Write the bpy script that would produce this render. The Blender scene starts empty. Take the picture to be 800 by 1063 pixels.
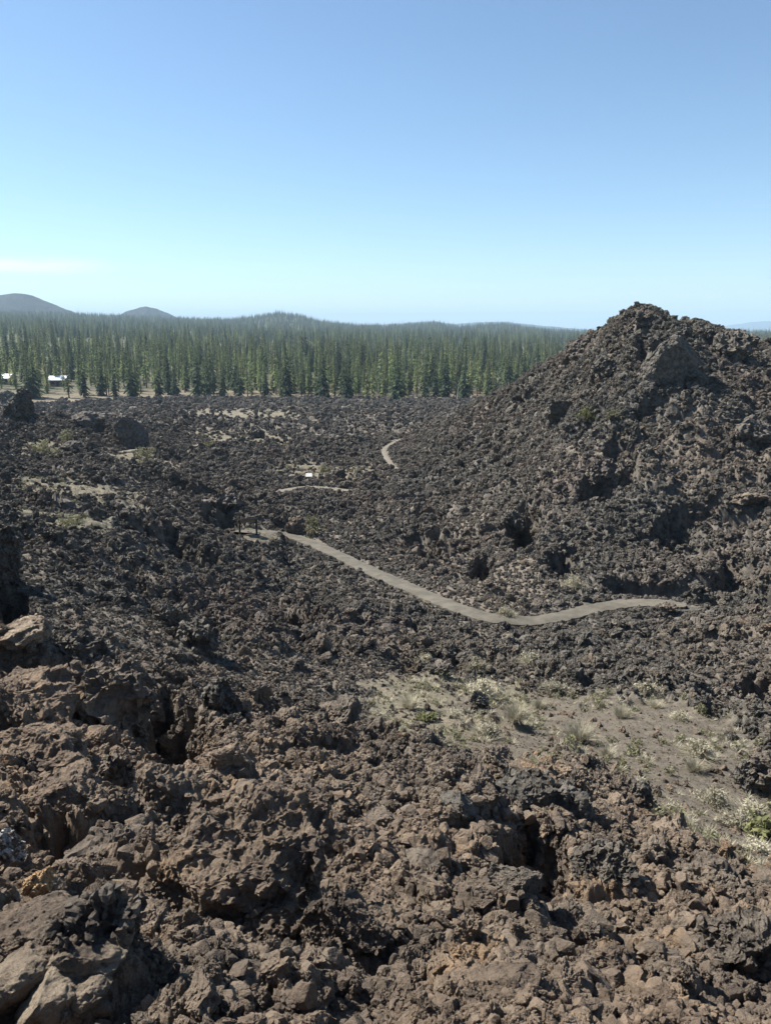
import bpy, bmesh, math, random
import numpy as np

# ------------------------------------------------------------------ camera, sky, sun, exposure
S = bpy.context.scene
COL = S.collection
W0, H0, F0 = 800.0, 1063.0, 800.0          # photograph's pixels, focal length in pixels
PITCH = math.radians(13.6)
cam_d = bpy.data.cameras.new('camera')
cam = bpy.data.objects.new('camera', cam_d); COL.objects.link(cam)
cam_d.sensor_fit = 'VERTICAL'
cam_d.angle = 2 * math.atan(H0 / 2 / F0)
cam_d.clip_start = 0.05; cam_d.clip_end = 60000
cam.location = (0, 0, 0)
cam.rotation_euler = (math.pi / 2 - PITCH, 0, 0)
S.camera = cam

SUN_EL, SUN_AZ = math.radians(48), math.radians(-64)     # azimuth from +Y, clockwise (negative: to the left)
w = bpy.data.worlds.new('World'); S.world = w; w.use_nodes = True
nt = w.node_tree; nt.nodes.clear()
out = nt.nodes.new('ShaderNodeOutputWorld'); bg = nt.nodes.new('ShaderNodeBackground')
sky = nt.nodes.new('ShaderNodeTexSky'); sky.sky_type = 'NISHITA'; sky.sun_disc = False
sky.sun_elevation = SUN_EL; sky.sun_rotation = SUN_AZ % (2 * math.pi)
sky.altitude = 1400; sky.air_density = 1.0; sky.dust_density = 0.7; sky.ozone_density = 1.6
bg.inputs['Strength'].default_value = 0.071
# thin cirrus streaks low in the sky, laid out by direction
tc = nt.nodes.new('ShaderNodeTexCoord')
mp = nt.nodes.new('ShaderNodeMapping'); mp.inputs['Scale'].default_value = (3.2, 3.2, 60)
mp.inputs['Location'].default_value = (0.35, 0.0, 0.0)
nz = nt.nodes.new('ShaderNodeTexNoise'); nz.inputs['Scale'].default_value = 1.3; nz.inputs['Detail'].default_value = 5
rmp = nt.nodes.new('ShaderNodeMapRange'); rmp.inputs['From Min'].default_value = 0.33; rmp.inputs['From Max'].default_value = 0.62
sep = nt.nodes.new('ShaderNodeSeparateXYZ')
b1 = nt.nodes.new('ShaderNodeMapRange'); b1.interpolation_type = 'SMOOTHSTEP'
b1.inputs['From Min'].default_value = 0.055; b1.inputs['From Max'].default_value = 0.068
b2 = nt.nodes.new('ShaderNodeMapRange'); b2.interpolation_type = 'SMOOTHSTEP'
b2.inputs['From Min'].default_value = 0.080; b2.inputs['From Max'].default_value = 0.070
m1 = nt.nodes.new('ShaderNodeMath'); m1.operation = 'MULTIPLY'
m2 = nt.nodes.new('ShaderNodeMath'); m2.operation = 'MULTIPLY'
m3 = nt.nodes.new('ShaderNodeMath'); m3.operation = 'MULTIPLY'; m3.inputs[1].default_value = 0.5
mx = nt.nodes.new('ShaderNodeMix'); mx.data_type = 'RGBA'
mx.inputs['B'].default_value = (14.0, 14.3, 14.6, 1)
L = nt.links.new
L(tc.outputs['Generated'], mp.inputs['Vector']); L(mp.outputs[0], nz.inputs['Vector'])
L(nz.outputs['Fac'], rmp.inputs['Value']); L(tc.outputs['Generated'], sep.inputs[0])
L(sep.outputs['Z'], b1.inputs['Value']); L(sep.outputs['Z'], b2.inputs['Value'])
L(b1.outputs[0], m1.inputs[0]); L(b2.outputs[0], m1.inputs[1])
L(m1.outputs[0], m2.inputs[0]); L(rmp.outputs[0], m2.inputs[1]); b3 = nt.nodes.new('ShaderNodeMapRange'); b3.interpolation_type = 'SMOOTHSTEP'
b3.inputs['From Min'].default_value = -0.30; b3.inputs['From Max'].default_value = -0.42; b3.inputs['To Min'].default_value = 0.02
m4 = nt.nodes.new('ShaderNodeMath'); m4.operation = 'MULTIPLY'
L(sep.outputs['X'], b3.inputs['Value']); L(m2.outputs[0], m4.inputs[0]); L(b3.outputs[0], m4.inputs[1]); L(m4.outputs[0], m3.inputs[0])
L(m3.outputs[0], mx.inputs['Factor']); tint = nt.nodes.new('ShaderNodeMix'); tint.data_type = 'RGBA'; tint.blend_type = 'MULTIPLY'; tint.inputs['Factor'].default_value = 1.0; tint.inputs['B'].default_value = (.88, .98, 1.0, 1)
L(sky.outputs[0], tint.inputs['A']); L(tint.outputs['Result'], mx.inputs['A']); L(mx.outputs['Result'], bg.inputs['Color'])
L(bg.outputs[0], out.inputs['Surface'])

sun_d = bpy.data.lights.new('sun', 'SUN'); sun = bpy.data.objects.new('sun', sun_d); COL.objects.link(sun)
sun_d.energy = 5.0; sun_d.angle = math.radians(0.53); sun_d.color = (1.0, 0.95, 0.87)
from mathutils import Vector, Matrix, Euler
sdir = Vector((math.sin(SUN_AZ) * math.cos(SUN_EL), math.cos(SUN_AZ) * math.cos(SUN_EL), math.sin(SUN_EL)))
sun.rotation_euler = sdir.to_track_quat('Z', 'Y').to_euler()
sun.location = (0, 0, 400)

vs = S.view_settings
vs.view_transform = 'Standard'; vs.look = 'None'; vs.gamma = 1.0; vs.use_curve_mapping = False
vs.exposure = 1.2
S.render.film_transparent = False
S.cycles.use_denoising = True
S.cycles.max_bounces = 4; S.cycles.diffuse_bounces = 2; S.cycles.glossy_bounces = 1
S.cycles.transmission_bounces = 2; S.cycles.volume_bounces = 0; S.cycles.transparent_max_bounces = 4
S.cycles.caustics_reflective = False; S.cycles.caustics_refractive = False

# ------------------------------------------------------------------ numpy noise
def _h(ix, iy, iz, seed):
    h = (ix.astype(np.uint32) * np.uint32(374761393)) ^ (iy.astype(np.uint32) * np.uint32(668265263)) \
        ^ (iz.astype(np.uint32) * np.uint32(2147483647)) ^ np.uint32((seed * 974634777 + 12345) & 0xffffffff)
    h = (h ^ (h >> np.uint32(13))) * np.uint32(1274126177)
    h = (h ^ (h >> np.uint32(16))) * np.uint32(2246822519)
    return h ^ (h >> np.uint32(15))
def _f(h): return (h & np.uint32(0xffffff)).astype(np.float32) / np.float32(16777216.0)
Z1 = np.zeros(1, np.int64)
def perlin2(x, y, seed=0):
    ix = np.floor(x); iy = np.floor(y)
    fx = (x - ix).astype(np.float32); fy = (y - iy).astype(np.float32)
    ix = ix.astype(np.int64); iy = iy.astype(np.int64)
    ux = fx * fx * fx * (fx * (fx * 6 - 15) + 10); uy = fy * fy * fy * (fy * (fy * 6 - 15) + 10)
    def g(dx, dy):
        a = _f(_h(ix + dx, iy + dy, Z1, seed)) * np.float32(2 * math.pi)
        return np.cos(a) * (fx - dx) + np.sin(a) * (fy - dy)
    a = g(0, 0); b = g(1, 0); c = g(0, 1); d = g(1, 1)
    a = a + ux * (b - a); c = c + ux * (d - c)
    return (a + uy * (c - a)) * 1.5
def fbm2(x, y, seed=0, octs=4, gain=0.5):
    s = 0; a = 1.0; n = 0
    for o in range(octs):
        s = s + a * perlin2(x * 2 ** o + 17.3 * o, y * 2 ** o - 9.1 * o, seed + o); n += a; a *= gain
    return s / n
def worley2(x, y, seed=0):
    ix = np.floor(x); iy = np.floor(y)
    fx = (x - ix).astype(np.float32); fy = (y - iy).astype(np.float32)
    ix = ix.astype(np.int64); iy = iy.astype(np.int64)
    f1 = np.full(fx.shape, 9, np.float32); f2 = f1.copy(); cid = np.zeros(fx.shape, np.float32)
    tx = np.zeros_like(f1); ty = np.zeros_like(f1)
    for dx in (-1, 0, 1):
        for dy in (-1, 0, 1):
            h = _h(ix + dx, iy + dy, Z1, seed)
            px = _f(h) + dx - fx; py = _f(h * np.uint32(2654435761) ^ (h >> np.uint32(9))) + dy - fy
            d = np.sqrt(px * px + py * py)
            near = d < f1
            f2 = np.where(near, f1, np.minimum(f2, d))
            f1 = np.where(near, d, f1)
            cid = np.where(near, _f(h * np.uint32(1103515245) ^ (h >> np.uint32(11))), cid)
            tx = np.where(near, px, tx); ty = np.where(near, py, ty)
    return f1, f2, cid, tx, ty
def perlin3(p, seed=0):
    i = np.floor(p).astype(np.int64); f = (p - i).astype(np.float32)
    u = f * f * f * (f * (f * 6 - 15) + 10)
    def g(dx, dy, dz):
        h = _h(i[:, 0] + dx, i[:, 1] + dy, i[:, 2] + dz, seed)
        a = _f(h) * np.float32(2 * math.pi); z = _f(h * np.uint32(2654435761) ^ (h >> np.uint32(7))) * 2 - 1
        r = np.sqrt(1 - z * z)
        return r * np.cos(a) * (f[:, 0] - dx) + r * np.sin(a) * (f[:, 1] - dy) + z * (f[:, 2] - dz)
    def lx(dy, dz):
        a = g(0, dy, dz); return a + u[:, 0] * (g(1, dy, dz) - a)
    def ly(dz):
        a = lx(0, dz); return a + u[:, 1] * (lx(1, dz) - a)
    a = ly(0); return (a + u[:, 2] * (ly(1) - a)) * 1.5
def fbm3(p, seed=0, octs=4, gain=0.5):
    s = 0; a = 1.0
    for o in range(octs):
        s = s + a * perlin3(p * 2 ** o + 13.7 * o, seed + o); a *= gain
    return s
def sst(a, b, x):
    t = np.clip((x - a) / (b - a), 0, 1); return t * t * (3 - 2 * t)

# ------------------------------------------------------------------ the lie of the land
CP, SP = math.cos(PITCH), math.sin(PITCH)
def ray(px, py):
    x = (px - 400) / F0; y = (531.5 - py) / F0
    return np.array([x, CP + y * SP, -SP + y * CP])
def at(px, py, Y):
    d = ray(px, py); return d * (Y / d[1])

CTRL = [  # photograph column, row, distance ahead
 (-60,1063,2.0),(0,1063,2.05),(0,960,3.0),(0,900,4.0),(0,820,5.6),(0,740,7.6),(0,680,10),(0,620,15),(0,560,24),(0,500,42),(0,455,75),(0,432,115),
 (75,780,7.2),(75,690,11.0),(75,640,15.5),
 (150,1063,2.1),(150,960,3.3),(150,880,4.8),(150,800,7.2),(150,720,11),(150,640,18),(150,580,28),(150,540,38),(150,500,56),(150,460,98),(150,435,150),(150,419,260),(150,413,340),
 (300,1063,2.3),(300,960,3.7),(300,880,5.3),(300,800,8.5),(300,740,13),(300,680,20),(300,620,32),(300,570,46),(300,540,57),(300,505,75),(300,470,110),(300,440,155),(300,421,250),(300,414,340),
 (430,1063,2.4),(430,960,4),(430,850,6.8),(430,770,12),(430,700,20),(430,640,31),(430,600,39),(430,560,49),(430,520,63),(430,480,90),(430,450,128),(430,425,220),(430,415,340),
 (560,1063,2.6),(560,960,4.4),(560,880,6.2),(560,820,8.6),(560,770,14),(560,730,18.5),(560,680,25),(560,640,32.5),(560,580,40),(560,520,50),(560,470,62),(560,430,80),
 (510,418,125),(550,394,108),(600,353,90),
 (660,1063,3),(660,960,5),(660,870,7.6),(660,810,12.2),(660,760,15.5),(660,720,19.5),(660,680,25),(660,628,34),(660,570,40),(660,520,45),(660,450,53),(660,400,60),(660,341,70),(662,315,76),
 (695,332,77),(728,350,78),(765,374,80),
 (800,1063,3.4),(800,960,5.0),(800,900,7.0),(800,865,10.2),(800,800,14),(800,740,18),(800,680,24),(800,620,32),(800,560,39),(800,500,46),(800,440,54),(800,390,62),(800,366,76),
]
pts = np.array([at(*c) for c in CTRL])
extra = []
for az, r, z in [(.36,97,-6),(.42,97,-8),(.48,97,-8),(.30,97,-5),(.31,105,-9),(.31,150,-20),(.31,220,-27),(.31,345,-32),(.45,110,-10),(.45,160,-21),(.45,230,-27),(.45,345,-32),(.2,150,-19),(.2,240,-27),(.2,345,-31.5),
                 (-.46,180,-21),(-.46,260,-27),(-.46,345,-31),(-.6,120,-14),(-.6,345,-31),(-.6,40,-7),(-.6,12,-4),(-.6,3,-2.3),(.62,345,-32),(.62,160,-20),(.62,80,-3),(.62,40,-8.5),(.62,20,-9.5),(.62,10,-6.5),(.62,4,-3.6),
                 (-.6,1,-1.7),(0,1,-1.75),(.6,1,-1.9),(0,.6,-1.65)]:
    extra.append((math.sin(az) * r, math.cos(az) * r, z))
pts = np.vstack([pts, np.array(extra)])
KAZ = 2.6
def uv(x, y):
    r = np.sqrt(x * x + y * y); az = np.arctan2(x, y)
    return np.clip(az, -.66, .66) * KAZ, np.log(np.clip(r, .5, 350))
cu, cv = uv(pts[:, 0], pts[:, 1])
def _phi(d2): return 0.5 * d2 * np.log(d2 + 1e-9)
n = len(cu)
slope = pts[:, 2]
A = np.zeros((n + 3, n + 3))
d2 = (cu[:, None] - cu[None]) ** 2 + (cv[:, None] - cv[None]) ** 2
A[:n, :n] = _phi(d2) + np.eye(n) * 0.004
A[:n, n] = 1; A[:n, n + 1] = cu; A[:n, n + 2] = cv; A[n:, :n] = A[:n, n:].T
rb = np.zeros(n + 3); rb[:n] = pts[:, 2]
WT = np.linalg.solve(A, rb)
def base(x, y):
    u, v = uv(x, y); sh = u.shape; u = u.ravel(); v = v.ravel()
    o = np.empty(u.size)
    for s in range(0, u.size, 100000):
        uu = u[s:s + 100000]; vv = v[s:s + 100000]
        d2 = (uu[:, None] - cu[None]) ** 2 + (vv[:, None] - cv[None]) ** 2
        o[s:s + 100000] = _phi(d2) @ WT[:n] + WT[n] + WT[n + 1] * uu + WT[n + 2] * vv
    return o.reshape(sh)
def march(px, py, fn, r0=1.2, r1=344):
    d = ray(px, py); hl = math.hypot(d[0], d[1])
    rr = np.exp(np.linspace(math.log(r0), math.log(r1), 3000))
    X = d[0] / hl * rr; Y = d[1] / hl * rr; Zr = d[2] / hl * rr
    z = fn(X, Y); hit = np.nonzero(Zr <= z)[0]
    k = hit[0] if len(hit) else len(rr) - 1
    return np.array([X[k], Y[k], z[k]])

# paths, given by the points they pass through on the bare land
def catmull(P, per=10):
    P = np.array(P); o = []
    for i in range(len(P) - 1):
        a = P[max(i - 1, 0)]; b = P[i]; c = P[i + 1]; d = P[min(i + 2, len(P) - 1)]
        for t in np.linspace(0, 1, per, endpoint=False):
            o.append(.5 * ((2 * b) + (-a + c) * t + (2 * a - 5 * b + 4 * c - d) * t * t + (-a + 3 * b - 3 * c + d) * t ** 3))
    o.append(P[-1]); return np.array(o)
PATHS = [  # name, half width, photo points, edge clearance
 ('path', 0.50, [(246,553),(268,552),(292,554),(318,562),(350,576),(385,593),(420,608),(450,621),(480,633),(512,642),(545,645),(580,641),(615,632),(650,627),(684,626),(700,628),(712,630)]),
 ('trail', 0.6, [(286,512),(302,508),(322,506),(345,508),(362,510)]),
 ('trail', .38, [(411,487),(404,480),(400,473),(399,467),(406,461),(418,456),(428,453)]),
 ('trail', .9, [(120,470),(161,465),(195,464),(215,461),(240,456)]),
 ('trail', .9, [(190,431),(225,431),(250,433),(275,434)]),
]
PL = []
for nm, hw, P in PATHS:
    q = np.array([march(px, py, base) for px, py in P])
    q = catmull(q, 12)
    z = q[:, 2].copy()
    for _ in range(30): z[1:-1] = (z[:-2] + z[1:-1] * 2 + z[2:]) / 4
    q[:, 2] = z
    PL.append((nm, hw, q))
def path_near(x, y):
    """distance outside the nearest path's edge and that path's height"""
    best = np.full(x.shape, 1e3); zz = np.zeros(x.shape)
    for nm, hw, q in PL:
        lo = q[:, :2].min(0) - 6; hi = q[:, :2].max(0) + 6
        m = (x > lo[0]) & (x < hi[0]) & (y > lo[1]) & (y < hi[1])
        if not m.any(): continue
        xm = x[m]; ym = y[m]; bd = np.full(xm.shape, 1e3); bz = np.zeros(xm.shape)
        for a, b in zip(q[:-1], q[1:]):
            dx, dy = b[0] - a[0], b[1] - a[1]; l2 = dx * dx + dy * dy + 1e-9
            t = np.clip(((xm - a[0]) * dx + (ym - a[1]) * dy) / l2, 0, 1)
            d = np.hypot(xm - a[0] - t * dx, ym - a[1] - t * dy) - hw
            k = d < bd; bd = np.where(k, d, bd); bz = np.where(k, a[2] + t * (b[2] - a[2]), bz)
        cur = best[m]; k = bd < cur
        best[m] = np.where(k, bd, cur); cz = zz[m]; zz[m] = np.where(k, bz, cz)
    return best, zz

# open sandy floor of the hollow, and other patches where dry grass grows: ellipses on the ground
SAND = [(560,742,70,26),(640,765,95,42),(725,800,80,50),(775,850,60,40),(795,885,40,24),(264,556,26,9),(520,775,60,22),(690,745,60,20)]
GRASSY = [(440,735,70,32),(508,715,45,16),(75,545,75,14),(150,480,40,8),(45,465,25,8),(320,550,16,7),(330,490,60,8),(90,510,70,10),
          (600,609,16,5),(250,455,60,6),(560,350,20,6),(700,370,16,7),(250,430,70,4)]
def ell(lst):
    o = []
    for px, py, a, b in lst:
        c = march(px, py, base); e = march(px + a, py, base); f = march(px, py - b, base); g = march(px, py + b, base)
        ra = np.hypot(*(e - c)[:2]) if abs(e[1] - c[1]) < .5 * c[1] else a * c[1] / F0
        rb_ = min(np.hypot(*(f - g)[:2]) / 2, 3 * ra)
        th = math.atan2(c[0], c[1]); o.append((c[0], c[1], a * np.hypot(c[0], c[1]) / F0, rb_, th))
    return o
SE, GE = ell(SAND), ell(GRASSY)
def emask(E, x, y, warp):
    m = np.zeros(x.shape)
    for cx, cy, a, b, th in E:
        dx = x - cx; dy = y - cy; c, s = math.cos(th), math.sin(th)
        u = (dx * c - dy * s) / a; v = (dx * s + dy * c) / b
        m = np.maximum(m, 1 - sst(.72, 1.2, np.sqrt(u * u + v * v) + warp))
    return m
# hollows and pits that lie in shade: photo col, row, half width px, half height px, depth m
PITS = [(178,752,40,38,.95),(555,885,54,40,.75),(545,545,22,26,1.6),(690,612,70,9,1.3),(735,618,30,8,1.2),(230,535,24,10,1.2),(300,545,20,10,1.2),(620,510,22,18,1.8),(300,650,34,10,.8),
        (500,590,14,18,1.0),(10,625,22,40,1.5),(650,1000,26,22,.3),(60,880,40,22,.35),(720,905,30,20,.35),(790,715,22,10,.8),(25,985,40,14,.22),(760,540,28,8,1.2),(585,586,20,14,1.0),(300,985,30,16,.2)]
PE = [(e, p[4]) for e, p in zip(ell([q[:4] for q in PITS]), PITS)]
PE = [(e, d * (1.9 if e[1] > 9 else 1.45)) for e, d in PE]

def gravel(x, y):
    f = fbm2(x / 13 + 4.2, y / 13 - 1.7, 35, 3) + .12 * perlin2(x * .9, y * .9, 36)
    r = np.sqrt(x * x + y * y); md = sst(.08, .25, np.arctan2(x, y)) * sst(38, 50, r)
    return sst(.10, .34, f) * sst(7, 16, r) * (1 - .8 * md)
def rough(x, y, sand, pd):
    """height of the clinker above the bare land"""
    r = np.sqrt(x * x + y * y)
    gv = gravel(x, y)
    am = (1 - .97 * sand) * (1 - .62 * gv)
    lowf = sst(3, 30, r)
    wx = x + .35 * perlin2(x * .9, y * .9, 91) + .12 * perlin2(x * 3.1, y * 3.1, 93)
    wy = y + .35 * perlin2(x * .9, y * .9, 92) + .12 * perlin2(x * 3.1, y * 3.1, 94)
    calm = .35 + .65 * sst(1.5, 9, pd)
    hol = fbm2(x / 6.5 + 9, y / 6.5 + 3, 37, 2) + .18 * perlin2(x * 1.1, y * 1.1, 38)
    h = .55 * calm * lowf * (.62 - np.abs(fbm2(x / 11, y / 11, 3, 3)) * 2.6)
    far = sst(40, 160, r)
    h += calm * (.35 + .35 * far) * fbm2(x / 5, y / 5, 8, 2) * sst(4, 18, r)
    f1, f2, c, tx, ty = worley2(wx / 2.6, wy / 2.6, 11)
    h += calm * sst(5, 16, r) * (.50 * (c - .5) * sst(0, .22, f2 - f1) + .22 * (.45 - f1) + .22 * (tx * (c - .5) + ty * .5))
    bt = sst(.05, .25, np.arctan2(x, y)) * sst(42, 58, r) * (1 - sst(115, 140, r))
    if (bt > 0).any():
        f1, f2, c, tx, ty = worley2(wx / 3.4, wy / 3.4, 21)
        h += bt * (1.3 * (c - .5) * sst(0, .2, f2 - f1) + .5 * (.45 - f1) + .5 * (tx * (c - .5) - ty * (c - .3)))
    f1, f2, c, tx, ty = worley2(wx / .95, wy / .95, 12)
    h += (.4 + .6 * sst(3, 14, r)) * (.34 * (c - .45) * sst(0, .25, f2 - f1) + .18 * (.45 - f1) + .20 * (tx * (c - .5) * 1.5 - ty * (c - .3)))
    f1, f2, c, tx, ty = worley2(wx / .38, wy / .38, 13)
    h += .20 * (c - .45) * sst(0, .28, f2 - f1) + .12 * (.45 - f1) + .08 * (tx * (c - .5) - ty * (c - .4))
    nr = r < 45
    if nr.any():
        f1, f2, c, tx, ty = worley2(wx[nr] / .16, wy[nr] / .16, 14)
        h[nr] += (1 - sst(25, 45, r[nr])) * (.055 * (c - .4) * sst(0, .3, f2 - f1) + .04 * (.5 - f1))
    nr = r < 16
    if nr.any():
        f1, f2, c, tx, ty = worley2(wx[nr] / .055, wy[nr] / .055, 15)
        h[nr] += (1 - sst(9, 16, r[nr])) * (.018 * (c - .3) * sst(0, .3, f2 - f1) + .012 * (.5 - f1) + .012 * perlin2(x[nr] * 40, y[nr] * 40, 16))
    p = 1 - sst(.1, 2.2, pd)
    h -= 1.5 * sst(.22, .42, hol) * sst(6, 14, r) * sst(1.5, 4, pd)
    h = h * am * (1 - p)
    h -= .10 * (1 - sst(-.1, .4, pd))
    for (cx, cy, a, b, th), dep in PE:
        dx = x - cx; dy = y - cy; c_, s_ = math.cos(th), math.sin(th)
        u = (dx * c_ - dy * s_) / a; v = (dx * s_ + dy * c_) / b
        k = np.sqrt(u * u + v * v) + .25 * perlin2(x * 2 / a, y * 2 / a, 77)
        h -= dep * (1 - sst(.55, 1.15, k)) * (1 - p)
    return h
def land(x, y, full=False):
    x = np.asarray(x, float); y = np.asarray(y, float)
    b = base(x, y); pd, pz = path_near(x, y)
    wob = .30 * perlin2(x * .8, y * .8, 51) + .16 * perlin2(x * 2.7, y * 2.7, 52)
    sand = emask(SE, x, y, wob); grassy = emask(GE, x, y, wob * 1.4)
    q = 1 - sst(.2, 3.2, pd)
    b = b * (1 - q) + pz * q
    h = rough(x, y, np.maximum(sand, grassy * .7), pd)
    h += sand * (.03 * perlin2(x * 2, y * 2, 61) + .05 * perlin2(x * .6, y * .6, 62) + .012 * perlin2(x * 9, y * 9, 63))
    z = b + h
    if full: return z, sand, grassy, pd
    return z

# ------------------------------------------------------------------ object helpers
def tag(o, label=None, cat=None, group=None, kind=None):
    if label: o['label'] = label
    if cat: o['category'] = cat
    if group: o['group'] = group
    if kind: o['kind'] = kind
    return o
def link(o, parent=None):
    COL.objects.link(o)
    if parent is not None: o.parent = parent
    return o
def empty(name, loc=(0, 0, 0), rz=0):
    o = bpy.data.objects.new(name, None); o.location = loc; o.rotation_euler = (0, 0, rz); o.empty_display_size = .3
    return link(o)
def np_mesh(name, V, Fq, mats=(), smooth=False, mi=None):
    """V (n,3); Fq (m,3) or (m,4) int array"""
    me = bpy.data.meshes.new(name); V = np.ascontiguousarray(V, np.float32); Fq = np.ascontiguousarray(Fq, np.int32)
    k = Fq.shape[1]; m = len(Fq)
    me.vertices.add(len(V)); me.vertices.foreach_set('co', V.ravel())
    me.loops.add(m * k); me.loops.foreach_set('vertex_index', Fq.ravel())
    me.polygons.add(m); me.polygons.foreach_set('loop_start', np.arange(0, m * k, k, dtype=np.int32))
    me.polygons.foreach_set('use_smooth', np.full(m, smooth))
    if mi is not None: me.polygons.foreach_set('material_index', np.ascontiguousarray(mi, np.int32))
    for t in mats: me.materials.append(t)
    me.update(calc_edges=True)
    return me
def attr(me, name, val):
    a = me.attributes.new(name, 'FLOAT', 'POINT'); a.data.foreach_set('value', np.ascontiguousarray(val, np.float32))
def bm_obj(name, bm, mat, parent=None, smooth=False):
    me = bpy.data.meshes.new(name); bm.to_mesh(me); bm.free(); me.materials.append(mat)
    if smooth:
        for p in me.polygons: p.use_smooth = True
    return link(bpy.data.objects.new(name, me), parent)
def box(bm, c, s, rot=None, bev=0.0):
    r = bmesh.ops.create_cube(bm, size=1)
    M = Matrix.Translation(c) @ (rot.to_matrix().to_4x4() if rot else Matrix()) @ Matrix.Diagonal((*s, 1))
    bmesh.ops.transform(bm, matrix=M, verts=r['verts'])
    if bev:
        es = list({e for v in r['verts'] for e in v.link_edges})
        bmesh.ops.bevel(bm, geom=es, offset=bev, segments=1, affect='EDGES')

# ------------------------------------------------------------------ materials
def new_mat(name):
    m = bpy.data.materials.new(name); m.use_nodes = True; t = m.node_tree; t.nodes.clear()
    o = t.nodes.new('ShaderNodeOutputMaterial'); b = t.nodes.new('ShaderNodeBsdfPrincipled')
    b.inputs['Roughness'].default_value = .92; b.inputs['Specular IOR Level'].default_value = .25
    t.links.new(b.outputs[0], o.inputs['Surface'])
    return m, t, b
def N(t, kind, **kw):
    n_ = t.nodes.new(kind)
    for k, v in kw.items():
        if k in n_.inputs: n_.inputs[k].default_value = v
        else: setattr(n_, k, v)
    return n_
def mixc(t, fac, a, b):
    m = t.nodes.new('ShaderNodeMix'); m.data_type = 'RGBA'
    for sock, v in (('Factor', fac), ('A', a), ('B', b)):
        if isinstance(v, (tuple, list)): m.inputs[sock].default_value = (*v, 1) if len(v) == 3 else v
        elif isinstance(v, (int, float)): m.inputs[sock].default_value = v
        else: t.links.new(v, m.inputs[sock])
    return m.outputs['Result']
def rng(t, v, a, b, c=0.0, d=1.0):
    m = t.nodes.new('ShaderNodeMapRange'); m.interpolation_type = 'SMOOTHSTEP'
    m.inputs['From Min'].default_value = a; m.inputs['From Max'].default_value = b
    m.inputs['To Min'].default_value = c; m.inputs['To Max'].default_value = d
    t.links.new(v, m.inputs['Value']); return m.outputs[0]
def mul(t, a, b, op='MULTIPLY'):
    m = t.nodes.new('ShaderNodeMath'); m.operation = op
    for i, v in enumerate((a, b)):
        if isinstance(v, (int, float)): m.inputs[i].default_value = v
        else: t.links.new(v, m.inputs[i])
    return m.outputs[0]
DARK, MID, BROWN, OCHRE, PALE = (.072, .066, .057), (.158, .145, .123), (.275, .204, .142), (.33, .215, .12), (.38, .315, .235)
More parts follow.
